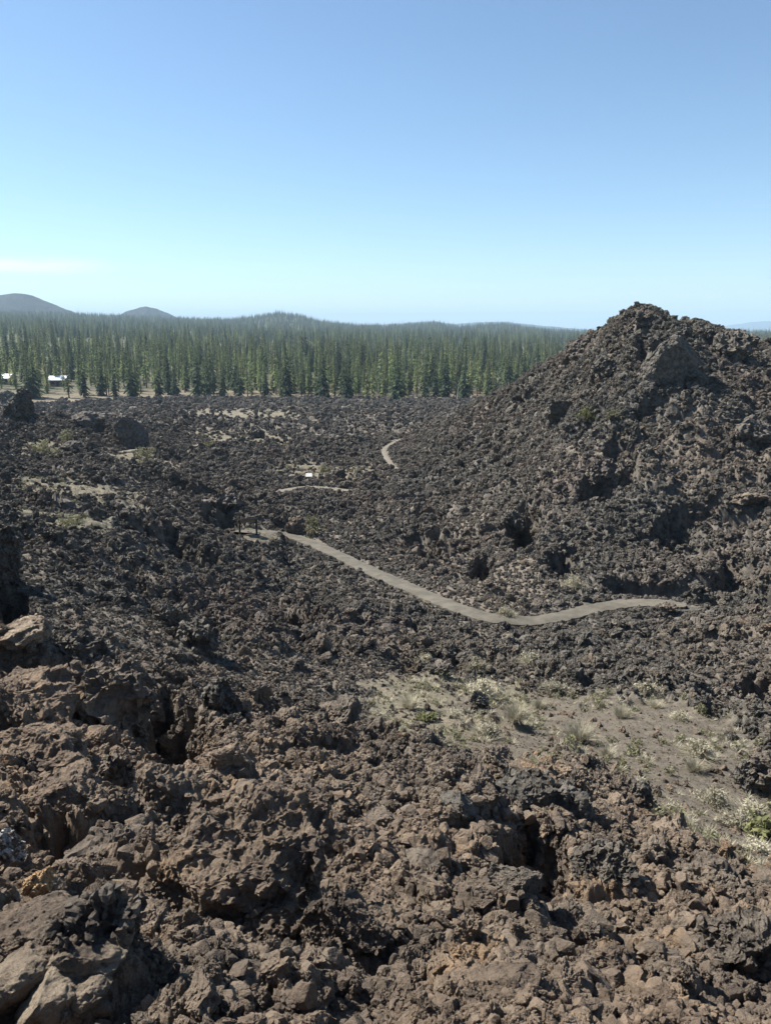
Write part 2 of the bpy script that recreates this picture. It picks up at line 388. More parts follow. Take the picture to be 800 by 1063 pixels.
def lava_material(name, src, warm=None, grassy=False, pale=0.0, bump=.5, lichen=0.0):
    """src: GEOMETRY / INSTANCER attribute 'warm', or a constant"""
    m, t, b = new_mat(name)
    geo = N(t, 'ShaderNodeNewGeometry')
    if warm is None:
        a = N(t, 'ShaderNodeAttribute', attribute_name='warm', attribute_type=src); wv = a.outputs['Fac']
    else:
        v = t.nodes.new('ShaderNodeValue'); v.outputs[0].default_value = warm; wv = v.outputs[0]
    n1 = N(t, 'ShaderNodeTexNoise', Scale=.45, Detail=3); n2 = N(t, 'ShaderNodeTexNoise', Scale=3.2, Detail=5, Roughness=.65)
    n3 = N(t, 'ShaderNodeTexNoise', Scale=22.0, Detail=5, Roughness=.7); n4 = N(t, 'ShaderNodeTexNoise', Scale=1.7, Detail=4)
    for q in (n1, n2, n3, n4): t.links.new(geo.outputs['Position'], q.inputs['Vector'])
    grey = mixc(t, rng(t, n2.outputs['Fac'], .35, .68), DARK, MID)
    brown = mixc(t, rng(t, n2.outputs['Fac'], .3, .7), (.150, .112, .084), BROWN)
    col = mixc(t, mul(t, wv, rng(t, n1.outputs['Fac'], .3, .62, .55, 1.0)), grey, brown)
    och = mul(t, mul(t, rng(t, n4.outputs['Fac'], .56, .72), wv), .6)
    col = mixc(t, och, col, OCHRE)
    if pale: col = mixc(t, mul(t, rng(t, n2.outputs['Fac'], .35, .6), pale), col, PALE)
    spk = mul(t, rng(t, n3.outputs['Fac'], .60, .75), .35)
    col = mixc(t, spk, col, (.26, .225, .19))
    n5 = N(t, 'ShaderNodeTexNoise', Scale=85.0, Detail=4, Roughness=.7); t.links.new(geo.outputs['Position'], n5.inputs['Vector'])
    col = mixc(t, rng(t, n5.outputs['Fac'], .50, .30, 0, .5), col, (.035, .030, .026))
    n6 = N(t, 'ShaderNodeTexNoise', Scale=.13, Detail=4); t.links.new(geo.outputs['Position'], n6.inputs['Vector'])
    col = mixc(t, rng(t, n6.outputs['Fac'], .50, .68, 0, .3), col, (.150, .112, .092))
    if lichen:
        col = mixc(t, mul(t, rng(t, n3.outputs['Fac'], .46, .56), lichen), col, (.68, .66, .62))
    if grassy:
        s = N(t, 'ShaderNodeAttribute', attribute_name='sand', attribute_type='GEOMETRY')
        g = N(t, 'ShaderNodeAttribute', attribute_name='grassy', attribute_type='GEOMETRY')
        gvl = N(t, 'ShaderNodeAttribute', attribute_name='gravel', attribute_type='GEOMETRY')
        col = mixc(t, mul(t, gvl.outputs['Fac'], .75), col, mixc(t, rng(t, n3.outputs['Fac'], .35, .65), (.105, .088, .070), (.200, .172, .138)))
        sandc = mixc(t, rng(t, n2.outputs['Fac'], .3, .7), (.100, .084, .063), (.158, .136, .104))
        gvl = N(t, 'ShaderNodeAttribute', attribute_name='gravel', attribute_type='GEOMETRY')
        col = mixc(t, mul(t, gvl.outputs['Fac'], .75), col, mixc(t, rng(t, n3.outputs['Fac'], .35, .65), (.105, .088, .070), (.200, .172, .138)))
        sandc = mixc(t, rng(t, n3.outputs['Fac'], .52, .62, 0, .55), sandc, (.10, .085, .068))
        col = mixc(t, s.outputs['Fac'], col, sandc)
        gc = mixc(t, rng(t, n4.outputs['Fac'], .35, .65), (.13, .125, .065), (.24, .20, .13))
        col = mixc(t, mul(t, g.outputs['Fac'], rng(t, n3.outputs['Fac'], .42, .55, .08, .65)), col, gc)
    t.links.new(col, b.inputs['Base Color'])
    nb = N(t, 'ShaderNodeTexNoise', Scale=9.0, Detail=11, Roughness=.78); t.links.new(geo.outputs['Position'], nb.inputs['Vector'])
    vb = N(t, 'ShaderNodeTexVoronoi', Scale=26.0); t.links.new(geo.outputs['Position'], vb.inputs['Vector'])
    hgt = mul(t, nb.outputs['Fac'], mul(t, vb.outputs['Distance'], .35), 'ADD')
    nf = N(t, 'ShaderNodeTexNoise', Scale=75.0, Detail=6, Roughness=.75); t.links.new(geo.outputs['Position'], nf.inputs['Vector'])
    bf = N(t, 'ShaderNodeBump', Strength=min(1.0, bump * 1.7), Distance=.022); t.links.new(nf.outputs['Fac'], bf.inputs['Height'])
    bp = N(t, 'ShaderNodeBump', Strength=bump, Distance=.09); t.links.new(bf.outputs[0], bp.inputs['Normal'])
    t.links.new(hgt, bp.inputs['Height']); t.links.new(bp.outputs[0], b.inputs['Normal'])
    return m
def flat_mat(name, ca, cb, scale=6.0, bump=.0, dist=.02, rough=.9, translucent=0.0, rnd=0.0, metal=0.0):
    m, t, b = new_mat(name); b.inputs['Roughness'].default_value = rough; b.inputs['Metallic'].default_value = metal
    geo = N(t, 'ShaderNodeNewGeometry')
    n1 = N(t, 'ShaderNodeTexNoise', Scale=scale, Detail=6, Roughness=.6); t.links.new(geo.outputs['Position'], n1.inputs['Vector'])
    col = mixc(t, rng(t, n1.outputs['Fac'], .32, .68), ca, cb)
    if rnd:
        oi = N(t, 'ShaderNodeObjectInfo'); hs = N(t, 'ShaderNodeHueSaturation')
        t.links.new(mul(t, mul(t, oi.outputs['Random'], rnd), .5 - rnd / 4 + .25, 'ADD') if False else rng(t, oi.outputs['Random'], 0, 1, 1 - rnd, 1 + rnd), hs.inputs['Value'])
        sn = mul(t, mul(t, oi.outputs['Random'], 7.31), 1.0, 'FRACT') if False else None
        t.links.new(col, hs.inputs['Color']); col = hs.outputs[0]
    t.links.new(col, b.inputs['Base Color'])
    if bump:
        n2 = N(t, 'ShaderNodeTexNoise', Scale=scale * 4, Detail=8, Roughness=.7); t.links.new(geo.outputs['Position'], n2.inputs['Vector'])
        bp = N(t, 'ShaderNodeBump', Strength=bump, Distance=dist); t.links.new(n2.outputs['Fac'], bp.inputs['Height']); t.links.new(bp.outputs[0], b.inputs['Normal'])
    if translucent:
        o = [q for q in t.nodes if q.type == 'OUTPUT_MATERIAL'][0]
        tr = N(t, 'ShaderNodeBsdfTranslucent'); t.links.new(col, tr.inputs['Color'])
        ms = N(t, 'ShaderNodeMixShader'); ms.inputs[0].default_value = translucent
        t.links.new(b.outputs[0], ms.inputs[1]); t.links.new(tr.outputs[0], ms.inputs[2]); t.links.new(ms.outputs[0], o.inputs['Surface'])
    return m
M_land = lava_material('lava_ground', 'GEOMETRY', grassy=True, bump=.55)
M_rub = lava_material('lava_rubble', 'INSTANCER', bump=.5)
M_grey = lava_material('grey_lava', None, warm=.08); M_brown = lava_material('brown_lava', None, warm=1.0, bump=.6)
M_half = lava_material('weathered_lava', None, warm=.5)
M_tan = lava_material('tan_stone', None, warm=1.0, pale=.65, bump=.6); M_lich = lava_material('lichen_stone', None, warm=.6, lichen=.85)
M_ochre = flat_mat('ochre_stone', (.24, .15, .08), (.36, .24, .13), 14, .5, .03)
M_path = flat_mat('path_asphalt', (.080, .072, .057), (.128, .114, .091), 1.3, .6, .02)
M_trail = flat_mat('trail_dirt', (.12, .106, .083), (.18, .158, .123), 2.0, .3, .02)
M_floor = flat_mat('forest_floor', (.13, .105, .068), (.24, .185, .125), .08, .2, .2)
def floor_material():
    m, t, b = new_mat('forest_floor'); geo = N(t, 'ShaderNodeNewGeometry'); a = N(t, 'ShaderNodeAttribute', attribute_name='wooded', attribute_type='GEOMETRY')
    n1 = N(t, 'ShaderNodeTexNoise', Scale=.08, Detail=6, Roughness=.6); t.links.new(geo.outputs['Position'], n1.inputs['Vector'])
    n2 = N(t, 'ShaderNodeTexNoise', Scale=.5, Detail=5, Roughness=.6); t.links.new(geo.outputs['Position'], n2.inputs['Vector'])
    open_ = mixc(t, rng(t, n1.outputs['Fac'], .32, .68), (.10, .085, .055), (.20, .158, .108))
    brush = mixc(t, rng(t, n2.outputs['Fac'], .4, .6), (.045, .055, .028), (.11, .095, .055))
    col = mixc(t, a.outputs['Fac'], open_, brush)
    t.links.new(col, b.inputs['Base Color']); return m
M_floor = floor_material()
M_straw = flat_mat('straw', (.30, .27, .19), (.42, .39, .30), 3.0, translucent=.3, rnd=.2)
M_sage = flat_mat('sage_leaf', (.135, .135, .075), (.24, .225, .14), 4.0, translucent=.3, rnd=.2)
M_green = flat_mat('green_leaf', (.12, .13, .055), (.20, .20, .095), 4.0, translucent=.3, rnd=.15)
M_wood = flat_mat('bleached_wood', (.33, .29, .24), (.50, .46, .39), 9.0, .4, .02)
M_bark = flat_mat('pine_bark', (.075, .05, .035), (.15, .095, .06), 1.5)
M_fa = flat_mat('needles_dark', (.040, .060, .032), (.070, .095, .050), .35, translucent=.4, rnd=.3)
M_fb = flat_mat('needles_green', (.105, .140, .055), (.160, .192, .085), .35, translucent=.5, rnd=.42)
M_fc = flat_mat('needles_pale', (.138, .160, .064), (.195, .212, .098), .35, translucent=.5, rnd=.38)
M_dkwood = flat_mat('dark_stained_wood', (.03, .024, .02), (.05, .04, .033), 8)
M_panel = flat_mat('sign_panel', (.06, .055, .05), (.09, .08, .07), 12, rough=.5)
M_white = flat_mat('white_paint', (.58, .57, .54), (.70, .69, .66), 5, rough=.6)
M_roof = flat_mat('pale_metal_roof', (.72, .74, .76), (.80, .81, .82), 2, rough=.4)
M_wall = flat_mat('brown_siding', (.14, .10, .07), (.20, .15, .10), 2)
M_glass = flat_mat('dark_window', (.02, .025, .03), (.03, .035, .04), 2, rough=.1)

# ------------------------------------------------------------------ lava field: one polar sheet, fine where it is near
az = np.concatenate([np.linspace(-math.pi, -.72, 60)[:-1], np.linspace(-.72, -.58, 60)[:-1], np.linspace(-.58, .58, 1250), np.linspace(.58, .72, 60)[1:], np.linspace(.72, math.pi, 60)[1:]])
rr = np.exp(np.linspace(math.log(.7), math.log(350), 1150))
AZ, RR = np.meshgrid(az, rr)
X = np.sin(AZ) * RR; Y = np.cos(AZ) * RR
Zl, sandm, grassm, pdm = land(X, Y, True)
def warmth(x, y):
    r = np.sqrt(x * x + y * y)
    wv = 1 - sst(4, 19, r + 4 * fbm2(x / 6, y / 6, 31, 3) * np.clip(r / 10, .3, 2) + 6 * np.clip(x / np.maximum(r, .1), -.5, .5))
    return np.clip(.12 + .88 * wv + .35 * (fbm2(x / 9, y / 9, 33, 3)) * (1 - wv), 0, 1)
hx = .06 * (1 - sandm) * np.clip(pdm, 0, 1)
XX = X + hx * perlin2(X * 2.3, Y * 2.3, 41); YY = Y + hx * perlin2(X * 2.3, Y * 2.3, 42)
nr_, na = X.shape
idx = np.arange(nr_ * na).reshape(nr_, na)
Fq = np.stack([idx[:-1, :-1], idx[:-1, 1:], idx[1:, 1:], idx[1:, :-1]], -1).reshape(-1, 4)[:, ::-1]
me = np_mesh('lava_field', np.stack([XX, YY, Zl], -1).reshape(-1, 3), Fq, [M_land], smooth=False)
attr(me, 'warm', warmth(X, Y).ravel()); attr(me, 'sand', sandm.ravel()); attr(me, 'grassy', grassm.ravel()); attr(me, 'gravel', gravel(X, Y).ravel())
tag(link(bpy.data.objects.new('lava_field', me)), kind='structure')

def hit(px, py): return march(px, py, land)

# ------------------------------------------------------------------ paths
for nm, hw, q in PL:
    tng = np.gradient(q[:, :2], axis=0); tng /= np.linalg.norm(tng, axis=1)[:, None] + 1e-9
    nrm = np.stack([tng[:, 1], -tng[:, 0]], 1); V = []; k = len(q)
    wv = hw * (1 + .10 * perlin2(np.arange(k) * .23, np.zeros(k) + .5, 5))
    wv = wv * (1 + .16 * perlin2(np.arange(k) * .83, np.zeros(k) + 2.5, 8))
    if nm == 'path': wv[:20] += np.linspace(.9, 0, 20); wv[-16:] *= np.linspace(1, .15, 16)
    for s, dz in ((-1.06, -.12), (-1, .02), (-.5, .04), (0, .05), (.5, .04), (1, .02), (1.06, -.12)):
        V.append(np.column_stack([q[:, :2] + nrm * (s * wv + .05 * perlin2(np.arange(k) * .9, np.full(k, s * 3.3), 6))[:, None], q[:, 2] + dz]))
    V = np.array(V); c = V.shape[0]; ii = np.arange(c * k).reshape(c, k)
    Fp = np.stack([ii[:-1, :-1], ii[:-1, 1:], ii[1:, 1:], ii[1:, :-1]], -1).reshape(-1, 4)
    me = np_mesh(nm, V.reshape(-1, 3), Fp, [M_path if nm == 'path' else M_trail])
    tag(link(bpy.data.objects.new(nm, me)), kind='structure')

# ------------------------------------------------------------------ far land, hills
SKY = [(-200,322),(0,322),(60,322.5),(100,325),(160,327.5),(200,329),(240,329.5),(262,327),(290,322.5),(312,325.5),(335,332),(360,335),(400,336.5),(430,334.5),(452,333),(476,337.5),(500,335),(522,334),(545,337.5),(562,340),(600,342.5),(700,343),(1000,342)]
sx = np.array([math.atan2(ray(a, b)[0], ray(a, b)[1]) for a, b in SKY]); sz = np.array([ray(a, b)[2] / np.hypot(ray(a, b)[0], ray(a, b)[1]) for a, b in SKY])
DF = 3000.0
def farland(x, y):
    r = np.sqrt(x * x + y * y); a = np.arctan2(x, y)
    top = DF * np.interp(a, sx, sz) - 17
    sm = DF * np.interp(np.clip(a, -.6, .6), [-.6, .6], [sz[0], sz[-1]]) - 17
    t = np.clip((r - 345) / (DF - 345), 0, 1)
    low = -31.5 + (np.interp(a, [-.5, -.1, .25], [DF * .0165 - 17, -10, -32]) + 31.5) * t
    bump = (top - (np.interp(a, [-.5, -.1, .25], [DF * .0165 - 17, -10, -32]))) * sst(.55, 1, t)
    z = low + bump + 3.0 * fbm2(x / 300, y / 300, 71, 3) * sst(400, 900, r) * (1 - sst(2000, 2900, r))
    return z - sst(DF, DF + 1500, r) * 60
a2 = np.concatenate([np.linspace(-math.pi, -.7, 40)[:-1], np.linspace(-.7, .7, 300), np.linspace(.7, math.pi, 40)[1:]])
r2 = np.exp(np.linspace(math.log(338), math.log(26000), 150))
A2, R2 = np.meshgrid(a2, r2); X2 = np.sin(A2) * R2; Y2 = np.cos(A2) * R2; Z2 = farland(X2, Y2)
n1_, n2_ = X2.shape; i2 = np.arange(n1_ * n2_).reshape(n1_, n2_)
F2 = np.stack([i2[:-1, :-1], i2[:-1, 1:], i2[1:, 1:], i2[1:, :-1]], -1).reshape(-1, 4)[:, ::-1]
me = np_mesh('forest_floor', np.stack([X2, Y2, Z2], -1).reshape(-1, 3), F2, [M_floor], True)
attr(me, 'wooded', (sst(365, 430, R2 + 25 * fbm2(X2 / 40, Y2 / 40, 19, 3))).ravel())
tag(link(bpy.data.objects.new('forest_floor', me)), kind='structure')

M_hill = flat_mat('wooded_hillside', (.012, .022, .024), (.042, .052, .042), .022, 1.0, 30.0)
def hill(cx, D, half, prof, depth):
    """a hill whose ridge passes through the photo points prof, D metres away"""
    pa = np.array([math.atan2(ray(*p)[0], ray(*p)[1]) for p in prof]); pe = np.array([D * ray(*p)[2] / np.hypot(ray(*p)[0], ray(*p)[1]) for p in prof])
    a = np.linspace(pa[0], pa[-1], 160); ridge = np.interp(a, pa, pe)
    for _ in range(4): ridge[1:-1] = (ridge[:-2] + 2 * ridge[1:-1] + ridge[2:]) / 4
    dd = np.linspace(-1, 1, 60); AA, DD = np.meshgrid(a, dd)
    R = D + DD * depth
    zb = -70.0
    prof2 = np.cos(np.clip(np.abs(DD), 0, 1) * math.pi / 2) ** 1.3
    ed = np.sin(np.linspace(0, math.pi, 160)) ** .25
    Xh = np.sin(AA) * R; Yh = np.cos(AA) * R
    Z = zb + (ridge[None] - zb) * prof2 * (1 + 0 * ed) + D * .0016 * fbm2(Xh / (D * .012), Yh / (D * .012), 81, 4) * prof2
    ii = np.arange(Z.size).reshape(Z.shape)
    Fh = np.stack([ii[:-1, :-1], ii[:-1, 1:], ii[1:, 1:], ii[1:, :-1]], -1).reshape(-1, 4)
    tag(link(bpy.data.objects.new('hills', np_mesh('hills', np.stack([Xh, Yh, Z], -1).reshape(-1, 3), Fh, [M_hill], True))), kind='structure')
hill(0, 3700, 0, [(-140,332),(-60,318),(-20,311),(0,306.5),(14,304.5),(24,305),(36,308),(52,314),(70,322),(95,332)], 560)
hill(0, 3900, 0, [(112,333),(128,325),(140,320.5),(152,318.5),(162,320.5),(174,325),(192,334)], 330)
hill(0, 15500, 0, [(640,345),(690,342),(740,339.5),(765,337),(782,334.5),(795,333.5),(815,335.5),(850,340),(900,345)], 1500)
hill(0, 9000, 0, [(330,342),(390,338),(425,335.2),(450,333.8),(470,336.5),(500,334.5),(525,334.3),(548,337),(580,340),(640,345)], 900)

# ------------------------------------------------------------------ stone meshes
def icosphere(sub):
    bm = bmesh.new(); bmesh.ops.create_icosphere(bm, subdivisions=sub, radius=1)
    V = np.array([v.co[:] for v in bm.verts]); Fc = np.array([[v.index for v in f.verts] for f in bm.faces]); bm.free(); return V, Fc
ICO = {k: icosphere(k) for k in (4, 5, 6, 7)}
def worley3(p, seed):
    i = np.floor(p).astype(np.int64); f = (p - i).astype(np.float32)
    f1 = np.full(len(p), 9, np.float32); f2 = f1.copy(); c = np.zeros(len(p), np.float32)
    for dx in (-1, 0, 1):
        for dy in (-1, 0, 1):
            for dz in (-1, 0, 1):
                h = _h(i[:, 0] + dx, i[:, 1] + dy, i[:, 2] + dz, seed)
                d = (_f(h) + dx - f[:, 0]) ** 2 + (_f(h * np.uint32(2654435761)) + dy - f[:, 1]) ** 2 + (_f((h ^ np.uint32(0x9e3779b9)) * np.uint32(1103515245)) + dz - f[:, 2]) ** 2
                n_ = d < f1; f2 = np.where(n_, f1, np.minimum(f2, d)); f1 = np.where(n_, d, f1); c = np.where(n_, _f(h * np.uint32(668265263)), c)
    return np.sqrt(f1), np.sqrt(f2), c
def stone(seed, sub=5, cuts=9, lump=.35, pit=.12, spiky=.0, dims=(1, 1, 1), blocky=0.0):
    V, Fc = ICO[sub]; V = V.copy(); rs = np.random.RandomState(seed)
    V *= (1 + lump * fbm3(V * 1.3 + seed * 3.1, seed, 3))[:, None]
    for _ in range(cuts):
        nn = rs.normal(size=3); nn /= np.linalg.norm(nn); d = rs.uniform(.42, .85)
        ex = V @ nn - d; k = ex > 0
        V[k] -= nn[None] * (ex[k] * .88)[:, None]
    U = V / np.linalg.norm(V, axis=1)[:, None]
    f = fbm3(V * 3.2 + seed, seed + 9, 4, .55)
    rid = 1 - np.abs(perlin3(V * 4.1 + seed * .7, seed + 20)) * 2.2
    fine = fbm3(V * 13 + seed, seed + 31, 3, .6)
    fine2 = perlin3(V * 38 + seed, seed + 37) if sub >= 6 else 0
    V += U * (pit * f + spiky * (rid - .3) + pit * .30 * fine + pit * .10 * fine2)[:, None]
    if blocky:
        wv_ = V + .12 * np.stack([perlin3(V * 2.5 + k * 9.1, seed + 60 + k) for k in range(3)], 1)
        for sc_, am_ in ((2.4, .20), (6.5, .085), (17.0, .032)):
            f1, f2, c = worley3(wv_ * sc_ + seed, seed + int(sc_))
            V += U * (blocky * am_ * ((c - .5) * sst(0, .22, f2 - f1) - .55 * (1 - sst(0, .16, f2 - f1))))[:, None]
        V += U * (blocky * .022 * fbm3(V * 30, seed + 70, 2, .6))[:, None]
    V *= np.array(dims)[None]
    return V, Fc
def boulder(px, py, wpx, hpx, seed, label, mat, dep=.9, cuts=9, lump=.35, pit=.12, spiky=.05, sink=.28, sub=5, group=None, name='boulder', tilt=0.0, minh=.32, blocky=.75, lift=0.0, cat='boulder', pos=None, rz=None):
    p = hit(px, py) if pos is None else np.array(pos)
    D = np.linalg.norm(p); wd = wpx * D / F0; se = abs(p[2]) / D; ce = math.sqrt(1 - se * se)
    ht = max(minh * wd, (hpx * D / F0 - .75 * wd * dep * se) / ce) if p[2] < 0 else hpx * D / F0
    V, Fc = stone(seed, sub, cuts, lump, 0, 0)
    lo, hi = V.min(0), V.max(0); V = (V - (lo + hi) / 2) / (hi - lo)
    hh = ht * (1 + sink); dm = np.array([wd, wd * dep, hh]); V = V * dm[None] / wd; mn = dm.min() / wd
    def normals():
        n_ = np.cross(V[Fc[:, 1]] - V[Fc[:, 0]], V[Fc[:, 2]] - V[Fc[:, 0]]); o_ = np.zeros_like(V)
        for k_ in range(3): np.add.at(o_, Fc[:, k_], n_)
        return o_ / (np.linalg.norm(o_, axis=1)[:, None] + 1e-12)
    V += normals() * (mn * (pit * 1.0 * fbm3(V * 5 + seed, seed + 9, 3, .55)))[:, None]
    wv_ = V + .05 * np.stack([perlin3(V * 6 + k_ * 9.1, seed + 60 + k_) for k_ in range(3)], 1); nn_ = normals(); dsp = 0
    for sc_, am_ in ((3.2, .13), (9.0, .055), (26.0, .030)):
        f1, f2, c_ = worley3(wv_ * sc_ + seed, seed + int(sc_))
        dsp = dsp + am_ * ((c_ - .5) * sst(0, .25, f2 - f1) - .5 * (1 - sst(0, .18, f2 - f1)) + .35 * (.4 - f1))
    dsp = dsp + (.045 if sub == 7 else .04) * fbm3(V * 40, seed + 70, 3 if sub == 7 else 2, .65)
    V += nn_ * (mn * blocky * dsp)[:, None]
    V = V * wd; V[:, 2] += hh / 2 - ht * sink
    if tilt:
        c, s = math.cos(tilt), math.sin(tilt); V = np.column_stack([V[:, 0] * c + V[:, 2] * s, V[:, 1], -V[:, 0] * s + V[:, 2] * c])
    me = np_mesh(name, V, Fc, [mat], smooth=(mat is M_tan))
    o = link(bpy.data.objects.new(name, me))
    hd = math.hypot(p[0], p[1]); k = (wd * dep * .42) / hd
    cx, cy = p[0] * (1 + k), p[1] * (1 + k); zz = land(cx + np.array([-.3, 0, .3, 0]) * wd, cy + np.array([0, -.3, 0, .3]) * wd)
    o.location = (cx, cy, min(float(np.median(zz)), p[2] + .5 * wd) + lift * wd); o.rotation_euler = (0, 0, -math.atan2(p[0], p[1]) + (0 if rz is None else rz))
    tag(o, label, cat, group); return o
